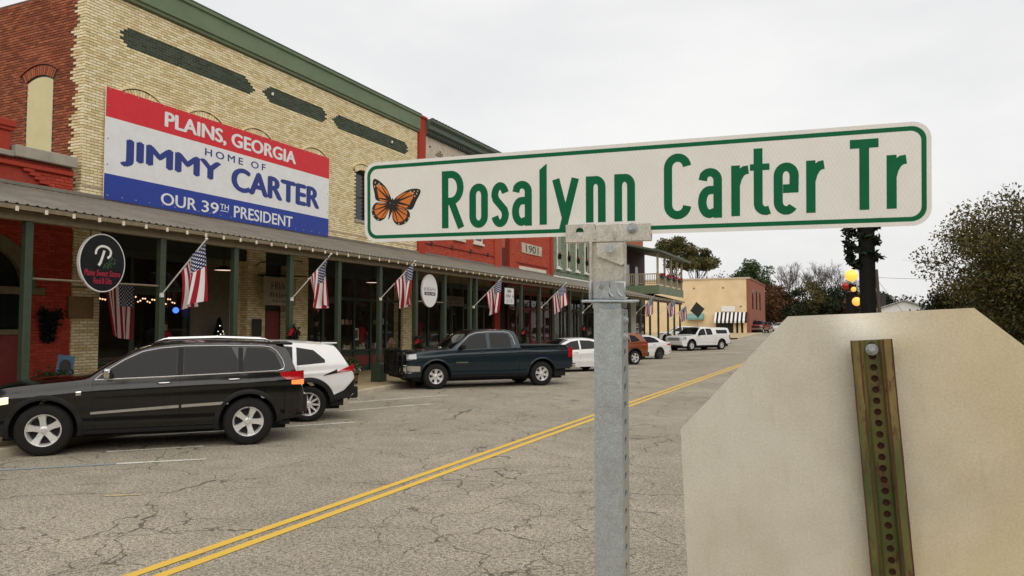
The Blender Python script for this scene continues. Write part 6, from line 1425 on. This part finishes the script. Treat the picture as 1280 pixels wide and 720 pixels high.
ball(.095, (.01, -.03, 2.62)).build('globe', AMBER, lp2, True); ball(.07, (.075, -.05, 2.21)).build('globe', AMBER2, lp2, True); ball(.04, (.04, -.08, 2.40)).build('globe', AMBER2, lp2, True); ball(.055, (-.075, -.06, 2.455)).build('red_ball', plain('red_bauble', (.42, .01, .012), .2), lp2, True)
garland([(-.05, -.04, 2.44), (.03, -.06, 2.46), (.06, -.03, 2.3)], .02, 160, .035, LF_GL, 'garland', lp2)

# ------------------------------------------------------------------ small things on the pavement
RIB = plain('red_ribbon', (.38, .008, .012), .45)
for i, (y, z, lb) in enumerate([(16.55, 1.78, 'red bow with a green sprig on the canopy post near the cream brick pier'), (23.19, 1.42, 'red bow with a green sprig on the canopy post beside the white oval sign'), (32.69, 1.66, 'red bow with a green sprig on the canopy post behind the pickup bed'), (41.56, 1.80, 'red bow with a green sprig on the canopy post beyond the pickup')]):
    b = thing('red_bow', lb, 'bow', (XP+.11, y, z), 0, 'red bows on the canopy posts'); m = MB()
    for s in (-1, 1):
        for tw in (0, .5): m.grid([[(.04+.05*math.sin(a)*.8+.03*tw, s*(.03+.17*math.sin(a/2)), .10*math.cos(a)*(1-.3*tw)+.06*tw+w*.0) for w in (0,)] + [(.10+.05*math.sin(a)*.8, s*(.03+.16*math.sin(a/2)), .09*math.cos(a)+.06*tw)] for a in np.linspace(0, 2*PI, 12)])
        m.add([(.05, s*.01, 0), (.08, s*.07, 0), (.09, s*.13, -.34), (.06, s*.05, -.36)], [(0, 1, 2, 3)])
    m.build('bow', RIB, b, True); ball(.045, (.08, 0, 0), 10).build('knot', RIB, b, True); garland([(.03, 0, .15), (.03, 0, -.45)], .07, 420, .06, LF_GL, 'sprig', b)
pl_ = thing('barrel_planter', 'half-barrel planter with white and red flowers beside the green post base', 'planter', (-14.36, 19.55, .13)); BRW = plain('stained_barrel_oak', (.13, .075, .04), .85, scale=9, bump=.4)
stv = MB().add([(.235, -.045, 0), (.235, .045, 0), (.285, .055, .42), (.285, -.055, .42), (.20, -.04, 0), (.20, .04, 0), (.25, .05, .42), (.25, -.05, .42)], [(0, 1, 2, 3), (7, 6, 5, 4), (0, 3, 7, 4), (1, 5, 6, 2), (3, 2, 6, 7)]).mesh('stave', [BRW])
for k in range(15): o = new_obj('stave', stv, pl_); o.rotation_euler.z = 2*PI*k/15
for z in (.08, .33): MB().lathe([(.247+z*.115, z-.02), (.255+z*.115, z-.02), (.259+z*.115, z+.02), (.25+z*.115, z+.02)], 30).build('hoop', M_BLACK, pl_)
MB().lathe([(0, .38), (.255, .38)], 20).build('soil', plain('potting_soil', (.03, .02, .012), .95), pl_); garland([(-.15, -.1, .42), (.1, .1, .55), (.1, -.1, .75), (-.1, .1, .5)], .10, 700, .06, LF_MG, 'foliage', pl_)
LF_FL = m_leaf('flower_petals', ((.55, .50, .45), (.62, .60, .55), (.45, .10, .05)), .1); garland([(-.2, .1, .62), (.0, -.1, .72), (.1, .1, .60), (.2, -.2, .52), (.2, .2, .48)], .09, 120, .045, LF_FL, 'flowers', pl_)
bs = thing('shrub', 'low dark shrub against the red brick wall', 'shrub', (-17.6, 12.15, .13)); garland([(0, -.45, .15), (0, .35, .25), (.05, -.2, .5), (0, .2, .55)], .16, 1500, .07, LF_MG, 'foliage', bs); MB().path([(0, 0, 0), (.02, .05, .3), (0, -.1, .5)], .02, 5).build('stem', BARKD, bs)
wt = thing('wreath_swag', 'dark evergreen swag hung on the red brick wall', 'wreath', (XW+.08, 12.33, 1.6)); garland([(0, 0, 0), (0, -.05, .3), (0, -.14, .75)], .07, 700, .06, LF_GL, 'branches', wt); garland([(0, .03, .1), (0, .12, .5), (0, .22, .72)], .06, 500, .06, LF_GL, 'branches', wt)
ps = thing('poster', 'small blue poster with a dark figure leaning at the red brick wall', 'poster', (-17.65, 12.42, .62)); ps.rotation_euler = (R(-8), 0, 0)
MB().bbox((-.012, -.22, 0), (.0, .22, .62), .004).build('board', plain('poster_blue', (.10, .22, .38), .5), ps); MB().box((.001, -.22, 0), (.003, .22, .13)).build('caption_strip', M_WHITE, ps)
MB().prism([(.16*math.cos(2*PI*k/16), .34+.18*math.sin(2*PI*k/16)) for k in range(16)], .001, .004, 'x').build('figure', plain('poster_dark', (.06, .05, .05), .6), ps)
tag(MB().bbox((XW+.08, 19.3, 1.62), (XW+.12, 19.72, 2.2), .01).build('wall_plaque', M_DARKW), 'dark arched wall plaque on the cream brick pier', 'plaque')

# ------------------------------------------------------------------ shop window displays
def figure(name, label, pos, rz, top_c, skin_c, hair_c, arm=0):
    t = thing(name, label, 'mannequin', pos, rz); J = dict(pel=(0, 0, .85), ch=(0, 0, 1.2), nk=(0, 0, 1.40), hd=(0, .01, 1.52), ht=(0, .01, 1.66), ls=(-.17, 0, 1.34), le=(-.22, 0, 1.08), lh=(-.2, .12, .86), rs=(.17, 0, 1.34), re=(.24, .02, 1.10), rh=(.20, .22+.1*arm, .95+.25*arm), lk=(-.10, .02, .47), lf=(-.10, 0, .06), rk=(.10, .02, .47), rf=(.10, 0, .06), lhp=(-.09, 0, .82), rhp=(.09, 0, .82), lt=(-.1, .14, .03), rt=(.1, .14, .03))
    rad = dict(pel=.14, ch=.15, nk=.055, hd=.085, ht=.07, ls=.07, le=.045, lh=.03, rs=.07, re=.045, rh=.03, lk=.06, lf=.04, rk=.06, rf=.04, lhp=.10, rhp=.10, lt=.035, rt=.035)
    E = [('pel', 'ch'), ('ch', 'nk'), ('nk', 'hd'), ('hd', 'ht'), ('ch', 'ls'), ('ls', 'le'), ('le', 'lh'), ('ch', 'rs'), ('rs', 're'), ('re', 'rh'), ('pel', 'lhp'), ('lhp', 'lk'), ('lk', 'lf'), ('lf', 'lt'), ('pel', 'rhp'), ('rhp', 'rk'), ('rk', 'rf'), ('rf', 'rt')]
    K = list(J); me = bpy.data.meshes.new('body'); me.from_pydata([J[k] for k in K], [(K.index(a), K.index(b)) for a, b in E], []); o = bpy.data.objects.new('body', me); COL.objects.link(o)
    sk = o.modifiers.new('s', 'SKIN'); sv_ = me.skin_vertices[0].data
    for i, k in enumerate(K): sv_[i].radius = (rad[k], rad[k]*(.75 if k in ('ch', 'pel') else 1)); sv_[i].use_root = (k == 'pel')
    sb_ = o.modifiers.new('u', 'SUBSURF'); sb_.levels = 2; dg = bpy.context.evaluated_depsgraph_get(); m2 = bpy.data.meshes.new_from_object(o.evaluated_get(dg)); bpy.data.objects.remove(o)
    m2.materials.clear(); m2.materials.append(plain(label[:14]+'_cloth', top_c, .8)); m2.materials.append(plain(label[:14]+'_skin', skin_c, .55)); m2.materials.append(plain(label[:14]+'_trousers', (.02, .02, .028), .8))
    for p in m2.polygons:
        c = p.center; p.material_index = 1 if (c.z > 1.41 or (c.y > .10 and c.z > .7)) else (2 if c.z < .82 else 0)
    m2.shade_smooth(); new_obj('body', m2, t)
    hb = MB(); hb.lathe([(.105*math.sin(PI*k/12), .12*math.cos(PI*k/12)) for k in range(7)], 16, 0, 'z', (0, -.02, 1.585)); hb.build('hair', plain(label[:14]+'_hair', hair_c, .7), t, True)
    return t
figure('mannequin', 'mannequin with a red top behind the first shop window', (-18.85, 16.45, .42), R(-90), (.42, .012, .015), (.40, .24, .17), (.03, .018, .012))
figure('mannequin', 'mannequin in a dark top with a bare bent arm in the shop window', (-18.85, 23.5, .55), R(-60), (.03, .03, .05), (.52, .30, .25), (.012, .01, .01), .8)
PLAT = plain('display_shelf_wood', (.10, .07, .045), .8)
for a, b in ((13.85, 14.75), (15.95, 16.8), (22.3, 23.1), (24.35, 28.55), (30.0, 32.2)): tag(MB().bbox((-19.6, a, .14), (-18.45, b, .95 if a > 24 else .5), .01).build('display_platform', PLAT), 'low wooden display platform in the window, %s' % {13.85: 'left of the first shop door', 15.95: 'under the red-topped mannequin', 22.3: 'left of the second shop door', 24.35: 'under the vases and shirts', 30.0: 'behind the white oval sign'}[a], 'platform', 'display platforms in the shop windows')
def shirt(label, y, z, c):
    t = thing('display_shirt', label, 'shirt', (-18.75, y, z)); m = MB(); m.lathe([(.0, 0), (.20, 0), (.21, .3), (.24, .55), (.12, .66), (.07, .70)], 14); o = m.build('body', plain('shirt_%d' % int(y*10), c, .85), t, True); o.scale = (.5, 1, 1)
    for s in (-1, 1): MB().tube((0, s*.17, .58), (.02, s*.34, .36), .09, .075, 10).build('sleeve', o.data.materials[0], t, True)
shirt('dark printed shirt hung high in the shop window', 26.1, 2.15, (.02, .018, .02)); shirt('red shirt in the shop window beside the framed picture', 26.3, 1.25, (.30, .012, .02)); shirt('dark shirt beside the pink plate in the window', 28.1, 1.55, (.025, .02, .022)); shirt('olive shirt in the window beside the door', 23.0, 1.9, (.05, .05, .025)); shirt('dark red shirt behind the white oval sign', 31.0, 1.5, (.16, .015, .015))
fm = thing('framed_picture', 'white framed picture standing in the shop window', 'picture', (-18.6, 25.72, 1.38)); MB().bbox((-.015, -.19, 0), (.015, .19, .5), .008).build('frame', M_WHITE, fm); MB().box((.0155, -.13, .07), (.018, .13, .43)).build('print', plain('grey_print', (.10, .10, .10), .7, var=.6, scale=30), fm)
tag(MB().lathe([(0, .0), (.12, .005), (.22, .03), (.24, .045), (.23, .05), (.12, .022), (0, .02)], 24, 0, 'x', (-18.62, 28.35, 1.22)).build('display_plate', plain('pink_glaze', (.55, .30, .26), .3), None, True), 'pink plate standing in the shop window', 'plate')
for i, (y, c, lb) in enumerate([(25.45, (.30, .18, .05), 'amber glass vase in the shop window'), (26.75, (.45, .40, .32), 'cream vase in the shop window'), (27.3, (.12, .16, .07), 'olive green vase in the shop window'), (28.0, (.40, .36, .30), 'pale stone vase beside the pink plate'), (31.6, (.5, .5, .46), 'white vase behind the pickup bonnet')]):
    tag(MB().lathe([(0, 0), (.07, 0), (.10, .10), (.08, .22), (.04, .28), (.06, .33)], 16, 0, 'z', (-18.62, y, .955 if y < 30 else .505)).build('vase', plain('vase_%d' % i, c, .35), None, True), lb, 'vase', 'vases in the shop window')
xt = thing('christmas_tree', 'dark christmas tree with white lights behind the first shop window', 'christmas tree', (-18.0, 17.75, .13)); P = []
for _ in range(2600): f = random.random(); a = random.uniform(0, 2*PI); rr = (1-f)*.5*random.uniform(.5, 1)**.5; P.append((rr*math.cos(a), rr*math.sin(a), .3+f*1.75))
new_obj('branches', leaf_mesh(P, .07, LF_GL, 'branches'), xt); MB().tube((0, 0, 0), (0, 0, 1.9), .04, .015).build('trunk', BARKD, xt)
t_ = NT('lit_white_bulb'); t_.set((.9, .9, .8), .4, 0, .5, None, (1, .9, .7), 1.6); BULB = t_.mat; t_ = NT('lit_warm_bulb'); t_.set((.9, .6, .4), .4, 0, .5, None, (1, .5, .28), 2.2); WBULB = t_.mat; t_ = NT('lit_blue_lamp'); t_.set((.05, .1, .8), .4, 0, .5, None, (.05, .15, 1), 2.5); BLB = t_.mat
for k in range(26): f = random.random(); a = random.uniform(-1.2, 1.2); rr = (1-f)*.5+.02; ball(.018, (rr*math.cos(a), rr*math.sin(a), .3+f*1.7), 6).build('bulb', BULB, xt)
sl_ = thing('string_lights', 'string of warm lights hung across the first shop window', 'string lights', (-18.6, 15.0, 2.7)); MB().path([(0, -1.1+.1*k, .05*math.sin(k)) for k in range(28)], .006, 4).build('cord', M_BLACK, sl_)
for k in range(34): ball(.022, (.02, -1.1+.08*k, .06*math.sin(k*1.7)+random.uniform(-.05, .05)), 6).build('bulb', WBULB, sl_)
tag(ball(.09, (-18.7, 16.7, 2.44)).build('blue_lamp', BLB, None, True), 'small blue lit lamp in the first shop window', 'lamp')
t_ = NT('lit_pendant_diffuser'); t_.set((.8, .7, .6), .5, 0, .5, None, (1, .72, .55), .9); PENDM = t_.mat
for i, (x, y, z, lb) in enumerate([(-17.0, 16.9, 3.62, 'white pendant lamp shade under the canopy by the first window'), (-17.0, 21.1, 3.62, 'white pendant lamp shade under the canopy by the brick pier'), (-17.0, 24.6, 3.66, 'white pendant lamp shade under the canopy by the second shop')]):
    l_ = thing('pendant_lamp', lb, 'lamp', (x, y, z), 0, 'pendant lamps under the canopy'); MB().tube((0, 0, .12), (0, 0, 1.0), .012).build('stem', M_BLACK, l_); MB().lathe([(.06, .14), (.10, .12), (.30, .02), (.31, 0), (.28, .0), (.08, .10)], 20).build('shade', M_DARKW, l_, 40); MB().lathe([(0, .01), (.27, .006)], 20).build('diffuser', PENDM, l_)
hg = thing('hanging_flag', 'folded striped flag hung outside the first shop window', 'flag', (-17.7, 13.95, 3.05)); nh, nf = 24, 20; V = []; UV = []
for j in range(nf+1):
    b = j/nf
    for i in range(nh+1):
        a = i/nh; V.append((.07*math.sin(a*13+.6)*(.3+b), (a-.5)*.85*(1-.35*b)+.10*b, -1.35*b+.02*math.sin(a*9)*b-.12*a*b)); UV.append((b, a))
me = bpy.data.meshes.new('cloth'); me.from_pydata(V, [], [(j*(nh+1)+i, j*(nh+1)+i+1, (j+1)*(nh+1)+i+1, (j+1)*(nh+1)+i) for j in range(nf) for i in range(nh)]); ul = me.uv_layers.new(name='UVMap')
for lp_ in me.loops: ul.data[lp_.index].uv = UV[lp_.vertex_index]
me.materials.append(FLAG); me.shade_smooth(); new_obj('cloth', me, hg); MB().tube((0, -.5, .01), (0, .5, .01), .012).build('rod', M_DARKW, hg)
# strip lamps added to light the display goods, and the goods themselves
t_ = NT('added_shop_lamp'); t_.set((.9, .8, .65), .5, 0, .5, None, (1, .80, .56), 12.0); SLAMP = t_.mat
for y, lb in ((15.3, 'added strip lamp inside the first shop'), (24.6, 'added strip lamp inside the second shop near its door'), (27.2, 'added strip lamp inside the second shop above the shirts'), (32.0, 'added strip lamp inside the red building shop'), (36.0, 'added strip lamp inside the far end of the red building'), (43.5, 'added strip lamp inside the low red shop')):
    l_ = thing('added_lamp', lb, 'lamp', (-19.5, y, 4.1), 0, 'lamps added inside the shops'); MB().bbox((-.08, -.55, 0), (.08, .55, .05), .01).build('added_lamp_housing', M_WHITE, l_); MB().tube((0, -.5, -.03), (0, .5, -.03), .03, None, 10).build('tube', SLAMP, l_)
    for q in (-.4, .4): MB().tube((0, q, .05), (0, q, .40), .006).build('hanger', M_BLACK, l_)
GC = [plain('goods_%d' % i, c, .55) for i, c in enumerate([(.55, .05, .05), (.62, .55, .42), (.10, .22, .40), (.60, .35, .12), (.20, .34, .14), (.70, .68, .62), (.50, .22, .26)])]
gm = []
for i in range(7):
    h = .16+.05*(i % 3); b_ = MB(); b_.bbox((-.09, -.09, 0), (.09, .09, h), .008); b_.box((-.092, -.015, .002), (.092, .015, h+.002)); gm.append(('gift_box', b_.mesh('gift_box', [GC[i]])))
    gm.append(('jar', MB().lathe([(0, 0), (.06, 0), (.065, .14), (.045, .17), (.05, .20), (0, .20)], 12).mesh('jar', [GC[(i+2) % 7]], 40)))
    d_ = MB(); d_.lathe([(.075*math.sin(PI*k/8), .075-.075*math.cos(PI*k/8)) for k in range(9)], 10); d_.lathe([(.05*math.sin(PI*k/8), .19-.05*math.cos(PI*k/8)) for k in range(9)], 10)
    for s in (-1, 1): d_.lathe([(.02*math.sin(PI*k/6), .235-.02*math.cos(PI*k/6)) for k in range(7)], 8, 0, 'z', (0, s*.035, 0))
    gm.append(('plush_toy', d_.mesh('plush_toy', [GC[(i+4) % 7]], True)))
LB = {'gift_box': 'small gift box on the display in a shop window', 'jar': 'small jar on the display in a shop window', 'plush_toy': 'small plush toy on the display in a shop window'}
for a, b, z in ((13.9, 14.7, .505), (22.35, 23.05, .505), (24.4, 28.5, .955), (30.1, 32.1, .505)):
    y = a+.12
    while y < b-.1:
        nm, me = random.choice(gm); o = new_obj(nm, me); o.location = (random.uniform(-18.62, -18.5), y, z); o.rotation_euler.z = random.uniform(-.5, .5); s = random.uniform(.9, 1.35); o.scale = (s, s, s); tag(o, LB[nm], nm.replace('_', ' '), {'gift_box': 'gift boxes', 'jar': 'jars', 'plush_toy': 'plush toys'}[nm]+' in the shop windows'); y += random.uniform(.24, .36)
for y, z, lb in ((25.0, 2.0, 'wide wooden shelf in the second shop window'), (27.6, 2.0, 'wide wooden shelf beside the pink plate window')):
    s_ = tag(MB().bbox((-19.0, y-.55, z), (-18.5, y+.55, z+.03), .005).build('shelf', PLAT), lb, 'shelf')
    for k in range(4): nm, me = random.choice(gm); o = new_obj(nm, me); o.location = (-18.62, y-.4+k*.26, z+.031); tag(o, LB[nm], nm.replace('_', ' '), {'gift_box': 'gift boxes', 'jar': 'jars', 'plush_toy': 'plush toys'}[nm]+' in the shop windows')
for q in sage_w:
    wr_ = thing('wreath', 'wreath with red bow on the %s sage building window from the low red shop' % ('first', 'second', 'third', 'fourth', 'fifth', 'sixth')[sage_w.index(q)], 'wreath', (XW+.12, q, 6.75), 0, 'wreaths on the sage building windows'); garland([(0, .16*math.cos(a), .16*math.sin(a)) for a in np.linspace(0, 2*PI, 14)], .03, 160, .07, LF_GL, 'ring', wr_); MB().bbox((.03, -.11, .14), (.09, .11, .30), .03).build('bow', RIB, wr_)
